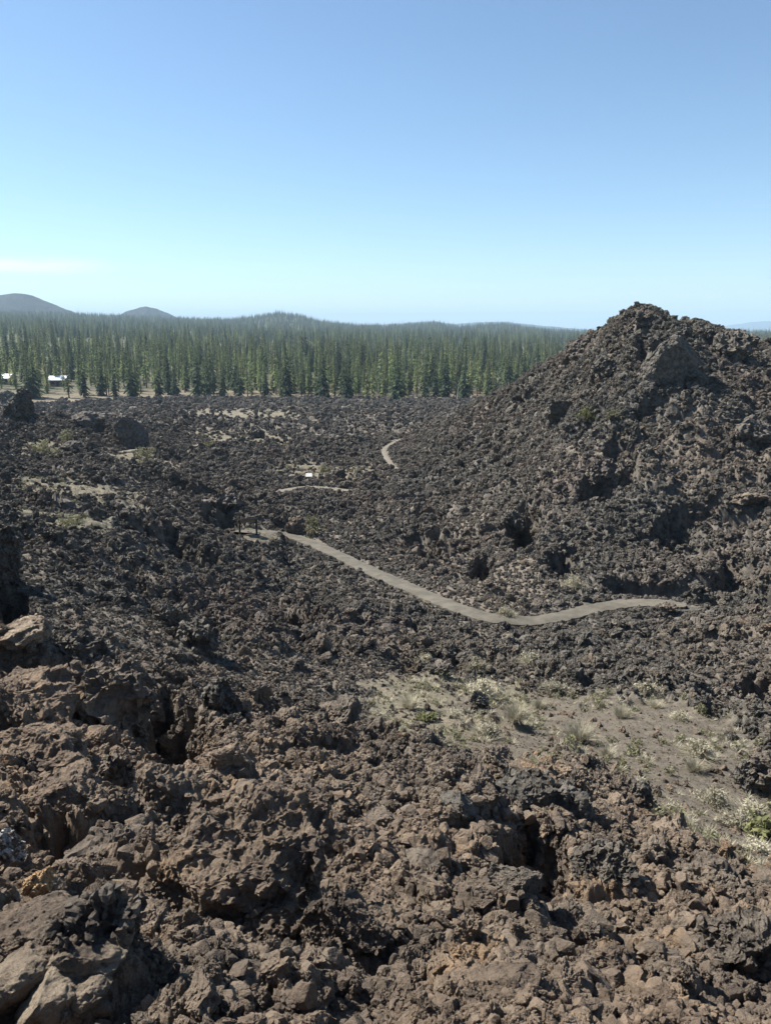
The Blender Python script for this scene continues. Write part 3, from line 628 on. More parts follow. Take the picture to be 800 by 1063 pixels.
#        px   py   w   h  seed  label   material
B = [
 (250, 965,205,120, 1,'large brown crusted boulder filling the foreground left of the square block',M_brown,dict(blocky=0.5,sub=7,dep=.85,cuts=7,pit=0.08,spiky=.06,sink=.4,minh=.42)),
 (362,1000, 92, 76, 2,'square brown block with dark right face beside the large crusted boulder',M_brown,dict(blocky=0.4,sub=7,dep=.8,cuts=14,pit=.08,spiky=.02)),
 (290, 985, 62, 56, 3,'small crumbly brown rock wedged between the large boulder and the square block',M_brown,dict(cuts=10)),
 ( 36, 985,118, 66, 4,'reddish brown overhanging boulder with black shade beneath its rim',M_brown,dict(blocky=0.5,sub=6,dep=1.0,cuts=5,sink=.0,tilt=.1)),
 (105,1000, 76, 80, 5,'grey clinkery pitted rock beside the reddish overhanging boulder',M_half,dict(blocky=0.7,sub=6,cuts=6,pit=.2,spiky=.14)),
 ( 22,1062, 66, 50, 6,'smooth tan boulder cut by the photo corner',M_tan,dict(blocky=.3,sub=6,cuts=3,pit=.02,spiky=.0,dep=.8,minh=.62,lump=.2,sink=.1)),
 ( 92,1038, 72, 40, 7,'mottled tan and rust stone behind the smooth tan stones',M_tan,dict(blocky=.3,sub=6,cuts=6,pit=.07,spiky=.02,minh=.5,lump=.25,sink=.1)),
 ( 58,1075, 62, 30, 8,'smooth flat tan stone between two other tan stones',M_tan,dict(blocky=.3,sub=6,cuts=3,pit=.02,spiky=.0,minh=.6,lump=.2,sink=.1)),
 (100,1072, 34, 34, 9,'small pale tan stone right of the smooth flat one',M_tan,dict(blocky=.3,sub=6,cuts=3,pit=.02,spiky=.0,minh=.7,lump=.2,sink=.1)),
 ( 44, 950, 30, 34,10,'rounded ochre yellow stone on the reddish boulder',M_ochre,dict(lift=.55,cuts=4,pit=.06,spiky=.0,minh=.9,sink=.0)),
 ( 12, 908, 26, 36,11,'small rock crusted with white lichen',M_lich,dict(cuts=6,pit=.2,spiky=.12,minh=.9,sink=.1)),
 (165, 912, 14, 16,12,'tiny white crusted stone above the crusted boulder',M_lich,dict(sub=4,cuts=6)),
 (325, 968, 12, 26,13,'thin pale flake of stone leaning on the square block',M_tan,dict(sub=4,cuts=12,dep=.5,tilt=.25)),
 (115, 895, 84, 58,14,'black shaded lump of lava above the crusted boulder',M_half,dict(cuts=7,pit=.16,spiky=.08)),
 (180, 850, 62, 60,15,'brown angular block with deep shade on its right face',M_brown,dict(blocky=0.4,cuts=12,dep=.9)),
 (120, 812, 34, 40,16,'pitted grey lump perched above the angular brown block',M_half,dict(cuts=6,pit=.2,spiky=.12)),
 (112, 765, 96, 92,17,'tall brown outcrop on the left edge of the black pit',M_half,dict(blocky=0.5,sub=6,cuts=7,pit=.12,spiky=.06,sink=.4)),
 ( 40, 735,110, 64,18,'rounded brown outcrop below the pale bleached slab',M_brown,dict(blocky=0.45,sub=6,cuts=5,sink=.4)),
 ( 30, 800,110, 60,19,'broad brown outcrop at the photo edge beneath the rounded one',M_brown,dict(blocky=0.5,sub=6,cuts=5,sink=.4)),
 ( 60, 850, 90, 40,20,'low brown hump of lava under the broad outcrop',M_brown,dict(blocky=0.5,sub=6,cuts=6,sink=.5)),
 ( 30, 686, 52, 28,21,'pale tan slab with a bleached top above the outcrops',M_tan,dict(sub=6,blocky=0.7,cuts=8,pit=.08,spiky=.0,dep=1.1,tilt=-.12)),
 ( 90, 690, 50, 40,22,'dark jagged clinker block right of the pale slab',M_grey,dict(cuts=6,pit=.2,spiky=.12)),
 (232, 745, 40, 50,23,'dark clinker mass on the right rim of the black pit',M_grey,dict(cuts=8,pit=.18,spiky=.1)),
 (205, 680, 46, 40,24,'dark clinker block behind the black pit',M_grey,dict(cuts=8,pit=.2,spiky=.12)),
 (  8, 640, 40, 66,25,'tall black crag at the photo edge above the pale slab',M_grey,dict(sub=6,cuts=8,pit=.14,spiky=.06,sink=.4)),
 (  6, 545, 24, 26,26,'dark crag jutting at the photo edge beside the grassy flat',M_grey,dict(cuts=8)),
 ( 54, 565, 18, 16,27,'dark angular rock just below the grassy flat',M_grey,dict(cuts=9)),
 ( 18, 440, 34, 34,28,'tall dark crag in front of the forest at the photo edge',M_grey,dict(blocky=0.4,sub=6,cuts=7,pit=.14,spiky=.08,sink=.5)),
 ( 10, 415, 20, 14,29,'dark crag standing behind the tall edge crag',M_grey,dict(cuts=8,sink=.8)),
 ( 90, 446, 38, 18,30,'low dark mound shaped block left of the square pillar',M_grey,dict(blocky=0.4,cuts=9,pit=.08)),
 (138, 467, 34, 36,31,'square dark pillar of rock standing on the lava plain',M_grey,dict(minh=0.8,blocky=0.3,sub=6,cuts=14,lump=0.1,pit=0.03,spiky=.02,dep=.8)),
 ( 72, 470, 26, 12,32,'low dark rock between the grey green bushes and the square pillar',M_grey,dict(cuts=8)),
 (265, 455, 20, 14,33,'dark cube shaped rock beyond the dirt trail',M_grey,dict(blocky=0.4,cuts=11)),
 (352, 495, 16, 12,34,'small dark rock just behind the white trail marker',M_grey,dict(cuts=9)),
 (386, 500, 12, 14,35,'dark rock beside the winding far trail',M_grey,dict(cuts=8)),
 (236, 540, 34, 20,36,'dark clinker outcrop directly behind the information panel',M_grey,dict(cuts=7,pit=.2,spiky=.14)),
 (305, 556, 22, 22,37,'grey streaked rock beside the yellow bush at the path bend',M_half,dict(cuts=9,pit=.1,spiky=.05,tilt=.3)),
 (690, 412, 58, 52,38,'huge smooth faced crag below the summit of the lava hill',M_grey,dict(dep=0.8,minh=0.6,sub=6,cuts=11,lump=0.12,pit=0.04,spiky=.0,sink=0.35,blocky=0.3)),
 (582, 440, 36, 22,39,'dark wedge shaped rock on the left flank of the lava hill',M_grey,dict(blocky=0.4,cuts=11,pit=.07,tilt=-.2)),
 (655, 468,  9, 30,40,'narrow upright rock spike beneath the huge crag',M_grey,dict(cuts=9,tilt=.12)),
 (600, 375, 26, 20,41,'dark block on the left skyline of the lava hill',M_grey,dict(blocky=0.4,cuts=10)),
 (668, 322, 9, 6,42,'small rock knob crowning the lava hill',M_grey,dict(cuts=7,pit=.2,spiky=.1)),
 (795, 350, 16, 16,43,'square rock on the skyline at the right edge',M_grey,dict(cuts=11)),
 (630, 395, 30, 18,44,'dark jagged rock left of the huge crag',M_grey,dict(cuts=8,pit=.16,spiky=.1)),
 (760, 375, 40, 26,45,'dark rough outcrop right of the huge crag',M_grey,dict(cuts=8,pit=.16,spiky=.1)),
 (625, 520, 34, 26,46,'dark rock mass half way up the lava hill above the path',M_grey,dict(cuts=7,pit=.18,spiky=.12)),
 (780, 470, 34, 26,47,'dark block high on the right slope of the lava hill',M_grey,dict(blocky=0.4,cuts=10)),
 (775, 548, 36, 16,48,'flat dark ledge of rock low on the right slope',M_half,dict(cuts=9)),
 (585, 592, 22, 22,49,'dark rounded rock behind the dip of the path',M_grey,dict(cuts=7,pit=.18,spiky=.1)),
 (530, 560, 26, 26,50,'dark craggy rock on the slope behind the path',M_grey,dict(cuts=7,pit=.2,spiky=.12)),
 (692, 640, 18, 14,52,'small grey rock at the near edge of the path end',M_half,dict(cuts=9)),
 (770, 822, 24, 34,53,'black shaded rock on the right rim of the sandy hollow',M_grey,dict(cuts=8,pit=.12)),
 (796, 830, 40, 50,54,'brown boulder leaning over the right rim of the sandy hollow',M_half,dict(sub=6,cuts=9)),
 (665, 832, 22, 22,55,'dark rock at the near edge of the sandy floor',M_grey,dict(cuts=9,pit=.14)),
 (475, 850, 36, 30,56,'angular dark block on the rubble above the brown gravel',M_grey,dict(blocky=0.4,cuts=12,pit=.06)),
 (535, 935, 52, 48,57,'grey flat faced block at the mouth of the dark cavity',M_half,dict(blocky=0.4,sub=6,cuts=12,pit=.07)),
 (440, 905, 40, 26,58,'wedge of grey brown lava amid the gravel',M_half,dict(blocky=0.4,cuts=12,pit=.07)),
 (560, 840,100, 50,59,'jagged black clinker ridge over the dark cavity',M_grey,dict(sub=6,cuts=6,pit=.22,spiky=.16,dep=.6)),
 (625, 920, 60, 50,60,'jagged clinker block right of the dark cavity',M_grey,dict(sub=6,cuts=7,pit=.2,spiky=.14)),
 (740, 930, 80, 50,61,'jagged clinker mound near the lower right corner',M_half,dict(sub=6,cuts=6,pit=.2,spiky=.14,sink=.4)),
 (640,1025, 60, 46,62,'brown block below the clinker mound near the lower frame',M_brown,dict(sub=6,cuts=10,pit=.1)),
 (520,1035, 70, 40,63,'flat brown block on the gravel at the lower frame',M_brown,dict(blocky=0.4,sub=6,cuts=12,pit=.08)),
 (770,1010, 74, 60,64,'dark brown clinker block at the lower right corner',M_half,dict(sub=6,cuts=7,pit=.18,spiky=.1)),
 (395, 860, 30, 24,65,'dark brown block at the top of the gravel slope',M_half,dict(blocky=0.4,cuts=12,pit=.06)),
]
BPOS = [(hit(b[0], b[1]), b[2]) for b in B]
for b, (p, _) in zip(B, BPOS):
    kw = dict(b[7]); boulder(b[0], b[1], b[2], b[3], b[4] * 7 + 1, b[5], b[6], pos=p, **kw)

# ------------------------------------------------------------------ rubble: clinker and gravel beyond counting
def scatter(name, P, R, Sc, I, warm, coll):
    me = bpy.data.meshes.new(name); me.vertices.add(len(P)); me.vertices.foreach_set('co', np.ascontiguousarray(P, np.float32).ravel())
    a = me.attributes.new('turn', 'FLOAT_VECTOR', 'POINT'); a.data.foreach_set('vector', np.ascontiguousarray(R, np.float32).ravel())
    a = me.attributes.new('size', 'FLOAT_VECTOR', 'POINT'); a.data.foreach_set('vector', np.ascontiguousarray(Sc, np.float32).ravel())
    a = me.attributes.new('pick', 'INT', 'POINT'); a.data.foreach_set('value', np.ascontiguousarray(I, np.int32))
    attr(me, 'warm', warm)
    o = link(bpy.data.objects.new(name, me))
    g = bpy.data.node_groups.new(name + '_nodes', 'GeometryNodeTree')
    g.interface.new_socket('Geometry', in_out='INPUT', socket_type='NodeSocketGeometry'); g.interface.new_socket('Geometry', in_out='OUTPUT', socket_type='NodeSocketGeometry')
    gi = g.nodes.new('NodeGroupInput'); go = g.nodes.new('NodeGroupOutput'); ip = g.nodes.new('GeometryNodeInstanceOnPoints')
    ci = g.nodes.new('GeometryNodeCollectionInfo'); ci.inputs['Collection'].default_value = coll
    ci.inputs['Separate Children'].default_value = True; ci.inputs['Reset Children'].default_value = True
    ip.inputs['Pick Instance'].default_value = True
    def na_(nm, ty):
        q = g.nodes.new('GeometryNodeInputNamedAttribute'); q.data_type = ty; q.inputs['Name'].default_value = nm; return q.outputs['Attribute']
    er = g.nodes.new('FunctionNodeEulerToRotation')
    l = g.links.new
    l(gi.outputs[0], ip.inputs['Points']); l(ci.outputs[0], ip.inputs['Instance'])
    l(na_('turn', 'FLOAT_VECTOR'), er.inputs[0]); l(er.outputs[0], ip.inputs['Rotation'])
    l(na_('size', 'FLOAT_VECTOR'), ip.inputs['Scale']); l(na_('pick', 'INT'), ip.inputs['Instance Index'])
    l(ip.outputs[0], go.inputs[0])
    md = o.modifiers.new('scatter', 'NODES'); md.node_group = g
    tag(o, kind='stuff'); return o
stones = bpy.data.collections.new('stone_sources')
for k in range(13):
    if k < 6: V, Fc = stone(300 + k, 5, 7, .4, .20, .13)      # clinker
    elif k < 10: V, Fc = stone(300 + k, 5, 13, .3, .07, .0, blocky=.7)
    else: V, Fc = stone(300 + k, 5, 22, .12, .025, .0, blocky=.15)         # broken blocks
    V /= np.abs(V).max()
    o = bpy.data.objects.new('stone_%02d' % k, np_mesh('stone_%02d' % k, V, Fc, [M_rub])); stones.objects.link(o)
rs = np.random.RandomState(5)
def sample_field(nn, r0, r1, azmax=.66):
    r = np.exp(rs.uniform(math.log(r0), math.log(r1), nn)); a = rs.uniform(-azmax, azmax, nn)
    return np.sin(a) * r, np.cos(a) * r, r
dzr = np.gradient(Zl, axis=0) / np.gradient(RR, axis=0); dza = np.gradient(Zl, axis=1) / (np.gradient(AZ, axis=1) * RR)
STEEP = np.sqrt(1 + np.minimum(dzr ** 2 + dza ** 2, 30))
def lookup(x, y):
    r = np.sqrt(x * x + y * y); a = np.arctan2(x, y)
    i = np.clip(np.round((np.log(r) - math.log(.7)) / (math.log(350) - math.log(.7)) * (len(rr) - 1)).astype(int), 0, len(rr) - 1)
    j = np.clip(np.searchsorted(az, a), 0, len(az) - 1)
    return Zl[i, j], sandm[i, j], grassm[i, j], pdm[i, j], STEEP[i, j]
def rubble(nn, r0, r1, smin, smax, powr=2.2, kr=.0045):
    nn = int(nn * 2.2)
    x, y, r = sample_field(nn, r0, r1)
    z, sd, gr, pd, st = lookup(x, y)
    lo = np.maximum(smin, kr * r); u = rs.uniform(0, 1, nn)
    s = lo * (1 - u * (1 - (lo / np.maximum(smax, lo * 2.2)) ** powr)) ** (-1 / powr)
    cl = fbm2(x / 4, y / 4, 55, 3)
    keep = (sd < .25) & (pd > s * .95 - .06) & (rs.uniform(0, 1, nn) < np.clip(.42 + .45 * cl - .42 * gr, .05, 1) * st * np.where(s > .004 * r, 1 - .75 * gravel(x, y), 1)) & (s < r * .055)
    x, y, z, s, r = x[keep], y[keep], z[keep], s[keep], r[keep]; m = len(x)
    P = np.stack([x, y, z + s * rs.uniform(-.25, .45, m)], 1)
    R = rs.uniform(0, 6.28, (m, 3)); Sc = s[:, None] * rs.uniform(.65, 1.2, (m, 3))
    wm = np.clip(warmth(x, y) + rs.normal(0, .12, m), 0, 1)
    blk = wm + rs.normal(0, .3, m) > .62
    I = np.where(blk, np.where((rs.uniform(0, 1, m) < .6) & (s < np.where(r < 8, .024, .008) * r) & (s < .13), rs.randint(10, 13, m), rs.randint(6, 10, m)), rs.randint(0, 6, m))
    return P, R, Sc, I, wm
parts = [rubble(5000, 2.6, 13, .025, .14, 2.2, .0055), rubble(80000, 1.9, 14, .007, .10, 2.5, .0024), rubble(240000, 7, 130, .02, .42, 2.7, .0021), rubble(60000, 60, 345, .12, .9, 2.7, .0024)]
scatter('lava_rubble', *[np.concatenate([q[i] for q in parts]) for i in range(5)], stones)
# a few pebbles lie on the sandy floor
x, y, r = sample_field(60000, 8, 26); z, sd, gr, pd = land(x, y, True)
k = (sd > .5) & (rs.uniform(0, 1, len(x)) < .34); m = k.sum(); s = .012 * rs.pareto(2.0, m) + .015; s = np.minimum(s, .12)
scatter('pebbles', np.stack([x[k], y[k], z[k] + s * .2], 1), rs.uniform(0, 6.28, (m, 3)), s[:, None] * rs.uniform(.7, 1.2, (m, 3)), rs.randint(6, 10, m), rs.uniform(.5, 1, m), stones)

# ------------------------------------------------------------------ dry grass and bushes
def tuft(seed, nb=460, spread=.5, h=.7, wd=.007, up=.8):
    r_ = np.random.RandomState(seed); V = []; Fc = []
    for i in range(nb):
        a = r_.uniform(0, 6.28); lean = r_.uniform(.05, 1.0) ** .8 * spread; hh = h * r_.uniform(.5, 1.05)
        b = np.array([math.cos(a), math.sin(a), 0]) * r_.uniform(0, .12); d = np.array([math.cos(a), math.sin(a), 0])
        sdv = np.array([-math.sin(a), math.cos(a), 0]) * wd; s0 = r_.uniform(-.5, .5); sd2 = sdv * math.cos(s0) + np.array([0, 0, wd]) * math.sin(s0)
        prev = None
        for t, wq in ((0, 1), (.5, .9), (1, .15)):
            p = b + d * lean * t ** 1.3 + np.array([0, 0, up * hh * (t - .28 * t * t * lean * 1.2)])
            p = p + r_.normal(0, .045, 3) * t; q = len(V); V += [p - sd2 * wq, p + sd2 * wq]
            if prev is not None: Fc.append([prev, prev + 1, q + 1, q])
            prev = q
    return np.array(V), np.array(Fc)
def bush(seed, nl=420, rad=.6, h=.7, ls=.07):
    r_ = np.random.RandomState(seed); V = []; Fc = []
    cl = [(r_.normal(0, .33, 2) * rad, r_.uniform(.25, .85) * h) for _ in range(9)]
    for i in range(nl):
        c, z = cl[r_.randint(9)]; p = np.array([c[0], c[1], z]) + r_.normal(0, .17, 3) * np.array([rad, rad, h]); p[2] = max(p[2], .02)
        u = r_.normal(size=3); u /= np.linalg.norm(u); v = np.cross(u, r_.normal(size=3)); v /= np.linalg.norm(v); s = ls * r_.uniform(.6, 1.4)
        q = len(V); V += [p - u * s, p + v * s * .4, p + u * s, p - v * s * .4]; Fc.append([q, q + 1, q + 2, q + 3])
    return np.array(V), np.array(Fc)
def stems(seed, nb=12, h=.5, rad=.35):
    return tuft(seed, nb, rad, h, .009, .9)
def puff(seed):
    V1, F1 = tuft(seed, 420, .62, .5, .006, .7); V2, F2_ = bush(seed + 5, 700, .42, .55, .045)
    V2 = V2[:len(F2_) * 4]; return np.vstack([V1, V2]), np.vstack([F1, F2_ + len(V1)])
TUFT = [np_mesh('dry_grass_tuft', *(tuft(40 + i) if i == 0 else puff(40 + i)), [M_straw]) for i in range(4)]
def grass_tuft(px, py, wpx, label, k, group=None):
    p = hit(px, py); D = np.linalg.norm(p); o = link(bpy.data.objects.new('grass_tuft', TUFT[k % 4]))
    s = wpx * D / F0 / .85; o.location = (p[0], p[1], p[2] - .03); o.scale = (s, s, s * .85); o.rotation_euler = (0, 0, k * 1.7)
    tag(o, label, 'grass tuft', group)
GT = [(600,770,36,'broadest pale grass tuft standing alone in the middle of the sandy floor'),(500,725,36,'greenish straw tuft at the far left corner of the sandy floor'),
 (572,718,22,'dull straw tuft left of its twin at the back of the sandy floor'),(588,722,22,'straw tuft right of its twin at the back of the sandy floor'),(535,748,34,'wide pale tuft on the left part of the sandy floor'),
 (505,765,28,'pale tuft on the near left edge of the sandy floor'),(453,775,20,'small white straw tuft on the dark rubble left of the sand'),(395,748,22,'straw tuft furthest left of the hollow'),
 (425,735,26,'thin straw tuft beside the mossy green patch'),(550,690,24,'straw tuft under the bend of the path'),(495,695,22,'bleached twiggy tuft above the greenish tuft'),
 (670,722,24,'straw tuft at the back right of the sandy floor'),(645,745,22,'low straw tuft among stones at the back of the sand'),(705,748,18,'straw tuft on the dark rubble behind the sand'),
 (725,785,30,'sprawling yellowish tuft at the right side of the sand'),(760,860,34,'pale tuft beside the green bush'),(720,800,22,'small tuft near the middle right of the sand'),
 (740,835,28,'straw tuft close to the black rim rock'),(700,845,22,'straw tuft at the near edge of the sand'),(775,845,26,'straw tuft under the leaning brown boulder'),
 (630,785,18,'small straw tuft just right of the broadest one'),(440,690,20,'thin straw tuft on the dark rubble below the path'),(525,640,20,'straw tuft on the near edge of the path dip'),
 (470,745,20,'straw tuft between the mossy patch and the sand'),(560,735,18,'little straw tuft below the twins'),(595,610,22,'pale grass tuft behind the path dip'),
 (785,885,26,'straw tuft under the green bush'),(415,760,16,'small straw tuft near the small white one'),(680,735,16,'small tuft beside the back right one')]
for i, (px, py, wd_, lb) in enumerate(GT): grass_tuft(px, py, wd_, lb, i)
def shrub(px, py, wpx, label, mat, seed, ratio=.8, name='bush'):
    p = hit(px, py); D = np.linalg.norm(p); s = wpx * D / F0
    t = empty(name, (p[0], p[1], p[2] - .03), seed); tag(t, label, 'bush')
    V, Fc = bush(seed, 520, .5, ratio * .8, .05 + .02 * (D < 25)); link(bpy.data.objects.new('foliage', np_mesh('foliage', V * s, Fc, [mat])), t)
    V, Fc = stems(seed, 14, ratio * .7, .4); link(bpy.data.objects.new('stem', np_mesh('stem', V * s, Fc, [M_wood])), t)
shrub(322, 556, 30, 'yellow green bush at the bend of the path beside the grey streaked rock', M_sage, 61)
shrub(792, 872, 44, 'bright green bush at the right edge of the sandy hollow', M_green, 62)
shrub(607, 441, 20, 'green bush on the left flank of the lava hill', M_green, 63)
shrub(634, 436, 18, 'grey green bush under the huge crag', M_sage, 64)
shrub(701, 370, 20, 'dry yellowish bush on top of the huge crag', M_sage, 65)
shrub(48, 474, 24, 'grey green bush on the lava below the tall edge crag', M_sage, 66)
shrub(70, 462, 22, 'yellowish bush between the low mound block and the edge crag', M_sage, 67)
shrub(148, 480, 20, 'grey green bush at the foot of the square pillar', M_sage, 68)
shrub(72, 548, 30, 'low olive bush on the grassy flat', M_sage, 69, .5)
shrub(335, 492, 14, 'small grey bush right of the white trail marker', M_sage, 70)
shrub(442, 748, 26, 'low dark green bush on the rubble left of the sand', M_green, 71, .4)
shrub(215, 465, 14, 'small olive bush along the dirt trail', M_sage, 72, .6)
# low dry grass beyond counting on the sand and the grassy patches
gsrc = bpy.data.collections.new('grass_sources')
for k in range(3):
    V, Fc = tuft(80 + k, 26, .5, .6, .018); gsrc.objects.link(bpy.data.objects.new('grass_%d' % k, np_mesh('grass_%d' % k, V, Fc, [M_straw])))
V, Fc = bush(90, 60, .5, .5, .12); gsrc.objects.link(bpy.data.objects.new('grass_3', np_mesh('grass_3', V, Fc, [M_sage])))
x, y, r = sample_field(90000, 7, 170); z, sd, gr, pd = land(x, y, True)
cl = fbm2(x / 2.2, y / 2.2, 44, 3)
edge = np.clip(sd * (1 - sd) * 4, 0, 1)
k = (pd > .1) & (rs.uniform(0, 1, len(x)) < np.clip(edge * .22 + sd * np.clip(cl * 1.5, 0, .3) + gr * np.clip(.10 + cl, 0, .4), 0, 1)); m = k.sum()
s = np.clip(rs.uniform(.10, .26, m) * (1 + r[k] / 60), 0, .6)
scatter('dry_grass', np.stack([x[k], y[k], z[k] - .01], 1), np.stack([np.zeros(m), np.zeros(m), rs.uniform(0, 6.28, m)], 1), s[:, None] * np.ones((m, 3)), np.where(rs.uniform(0, 1, m) < .3, 3, rs.randint(0, 3, m)), np.zeros(m), gsrc)

# ------------------------------------------------------------------ information panel, trail marker, bleached logs
p = march(258, 558, base)
D = np.linalg.norm(p); u = D / F0
sg = empty('information_panel', (p[0], p[1], p[2]), -math.atan2(p[0], p[1]) + .12); tag(sg, 'dark framed information panel on two posts at the end of the path', 'information sign')
wS, hS = 17 * u, 18 * u
for sx_ in (-1, 1):
    bm = bmesh.new(); box(bm, (sx_ * wS / 2, 0, hS * .5 - .1), (.11, .11, hS + .2), bev=.012); bm_obj('post', bm, M_dkwood, sg)
bm = bmesh.new(); box(bm, (0, .06, hS * .97), (wS + .22, .62, .07), Euler((math.radians(-32), 0, 0)), bev=.01); bm_obj('panel', bm, M_panel, sg)
bm = bmesh.new(); box(bm, (0, 0, hS * .12), (wS - .11, .06, .10), bev=.01); bm_obj('rail', bm, M_dkwood, sg)
p = hit(321, 503); D = np.linalg.norm(p); u = D / F0
mk = empty('trail_marker', tuple(p), -math.atan2(p[0], p[1])); tag(mk, 'small white trail marker on a short post above the far path', 'trail sign')
bm = bmesh.new(); box(bm, (0, .03, .35), (.09, .07, 1.1), bev=.01); bm_obj('post', bm, M_dkwood, mk)
bm = bmesh.new(); box(bm, (0, -.03, .95), (6.5 * u, .04, 4.8 * u), Euler((math.radians(-52), 0, 0)), bev=.01); bm_obj('plate', bm, M_white, mk)
def log(px, py, lpx, ang, rad, label, seed, forks=2):
    p = hit(px, py); D = np.linalg.norm(p); Ln = lpx * D / F0; r_ = np.random.RandomState(seed); V = []; Fc = []
    def limb(a, d, ln, r0):
        d = d / np.linalg.norm(d); s = np.cross(d, (0, 0, 1)); s /= np.linalg.norm(s); t = np.cross(s, d); q0 = len(V); nseg = 8
        c = a.copy()
        for i in range(nseg + 1):
            rr_ = r0 * (1 - .8 * i / nseg)
            for j in range(7):
                th = j * 6.283 / 7; V.append(c + (s * math.cos(th) + t * math.sin(th)) * rr_ * r_.uniform(.85, 1.15))
            c = c + d * ln / nseg + r_.normal(0, ln * .012, 3)
        for i in range(nseg):
            for j in range(7):
                Fc.append([q0 + i * 7 + j, q0 + i * 7 + (j + 1) % 7, q0 + (i + 1) * 7 + (j + 1) % 7, q0 + (i + 1) * 7 + j])
    d = np.array([math.cos(ang), .25, math.sin(ang)]); limb(np.array([-d[0] * Ln / 2, 0, .0]), d, Ln, rad)
    for k in range(forks): limb(d * Ln * r_.uniform(-.2, .3), d + r_.normal(0, .7, 3) + np.array([0, 0, .4]), Ln * r_.uniform(.25, .5), rad * .5)
    o = link(bpy.data.objects.new('bleached_log', np_mesh('bleached_log', np.array(V), np.array(Fc), [M_wood], True)))
    o.location = (p[0], p[1], p[2] + rad * 1.2); o.rotation_euler = (0, 0, -math.atan2(p[0], p[1])); tag(o, label, 'dead log')
log(38, 664, 22, .45, .05, 'bleached forked branch lying on the pale slab', 3)
log(18, 476, 14, -.5, .16, 'short pale log on dark lava below the tall edge crag', 4, 0)
log(145, 450, 9, -.5, .12, 'pale broken log leaning against the square pillar', 5, 0)
log(112, 431, 26, .02, .16, 'long pale log lying at the far side of the lava near the forest', 6, 0)
log(80, 668, 20, -.2, .05, 'thin bleached branch on clinker right of the pale slab', 7, 1)

# ------------------------------------------------------------------ forest
def trunk_np(h, r0, seed):
    r_ = np.random.RandomState(seed); V = []; Fc = []; ns = 6; prev = None
    for i, t in enumerate((0, .05, .3, .6, .85, .97)):
        rr_ = r0 * (1.35 if i == 0 else 1) * (1 - .93 * t); cx, cy = r_.normal(0, .05, 2) * t * 3
        for j in range(ns): V.append((cx + rr_ * math.cos(j * 6.283 / ns), cy + rr_ * math.sin(j * 6.283 / ns), h * t))
        if prev is not None:
            for j in range(ns): Fc.append([prev + j, prev + (j + 1) % ns, prev + ns + (j + 1) % ns, prev + ns + j])
        prev = len(V) - ns
    return np.array(V), np.array(Fc)
def crown_np(h, r0, start, seed, dens=1.0, shape=.8):
    r_ = np.random.RandomState(seed); V = []; Fc = []
    z = start * h
    while z < h * .99:
        t = (z - start * h) / (h * (1 - start))
        env = r0 * (1 - t) ** shape * (.55 + .45 * min(1, t * 5)) + .12
        nb = max(3, int(round((5 + 2 * r_.rand()) * dens * (.5 + .5 * (1 - t)))))
        a0 = r_.uniform(0, 6.28)
        for b_ in range(nb):
            a = a0 + b_ * 6.283 / nb + r_.normal(0, .3); ln = env * r_.uniform(.55, 1.15)
            if r_.rand() < .08: continue
            zb = z + r_.normal(0, .25); dr = -.75 + .35 * t
            d = np.array([math.cos(a), math.sin(a), dr]); sd_ = np.array([-math.sin(a), math.cos(a), 0])
            for s0, s1, ww in ((.10, .72, .36), (.45, 1.05, .30)):
                p0 = np.array([0, 0, zb]) + d * ln * s0; p1 = np.array([0, 0, zb]) + d * ln * s1 + np.array([0, 0, r_.uniform(-.25, .35)])
                pm = (p0 + p1) / 2; wv_ = ww * (ln * .5 + .35) * r_.uniform(.7, 1.3); tl = np.array([0, 0, r_.uniform(-.55, .55) * wv_])
                q = len(V); V += [p0, pm + sd_ * wv_ + tl, p1, pm - sd_ * wv_ - tl]; Fc.append([q, q + 1, q + 2, q + 3])
                if r_.rand() < .85: continue
                q = len(V); up_ = np.array([0, 0, wv_ * r_.uniform(.6, 1.1)]); V += [p0, pm + up_, p1, pm - up_ * .7]; Fc.append([q, q + 1, q + 2, q + 3])
        z += h * .032 * r_.uniform(.8, 1.25) / max(.6, dens ** .5)
    return np.array(V), np.array(Fc)
KINDS = [  # height, crown radius, crown start, shape, density, needles
 ('dark', 20, 4.7, .05, .9, 1.2, M_fa), ('dark', 17, 3.8, .10, 1.0, 1.15, M_fa),
 ('green', 21, 3.0, .13, 1.0, .9, M_fb), ('green', 23, 2.7, .20, .95, .85, M_fb), ('green', 18, 2.9, .07, 1.05, .9, M_fb),
 ('pale', 20, 2.9, .13, 1.0, .8, M_fc), ('pale', 17, 2.6, .07, 1.0, .85, M_fc)]
TM = []
tsrc = bpy.data.collections.new('tree_sources')
for k, (nm, h, r0, st, sh, dn, mt) in enumerate(KINDS):
    tv, tf = trunk_np(h, .30, 500 + k); cv_, cf = crown_np(h, r0, st, 600 + k, dn, sh)
    tm = np_mesh('trunk', tv, tf, [M_bark], True); cm = np_mesh('crown', cv_, cf, [mt])
    TM.append((tm, cm))
    jm = np_mesh('tree', np.vstack([tv, cv_]), np.vstack([tf, cf + len(tv)]), [M_bark, mt], False, np.r_[np.zeros(len(tf), int), np.ones(len(cf), int)])
    tsrc.objects.link(bpy.data.objects.new('tree_%d' % k, jm))
def pine(kind, x, y, s, rz, label, group):
    z = float(farland(np.array([x]), np.array([y]))[0]); r = math.hypot(x, y)
    if r < 346: z = max(z, float(land(np.array([x]), np.array([y]))[0]) - .3)
    t = empty('pine_tree', (x, y, z - .1), rz); t.scale = (s * (1 + .1 * math.sin(rz * 9)), s * (1 + .1 * math.sin(rz * 9)), s); tag(t, label, 'pine tree', group)
    for nm, me in zip(('trunk', 'crown'), TM[kind]): link(bpy.data.objects.new(nm, me), t)
rt = np.random.RandomState(11)
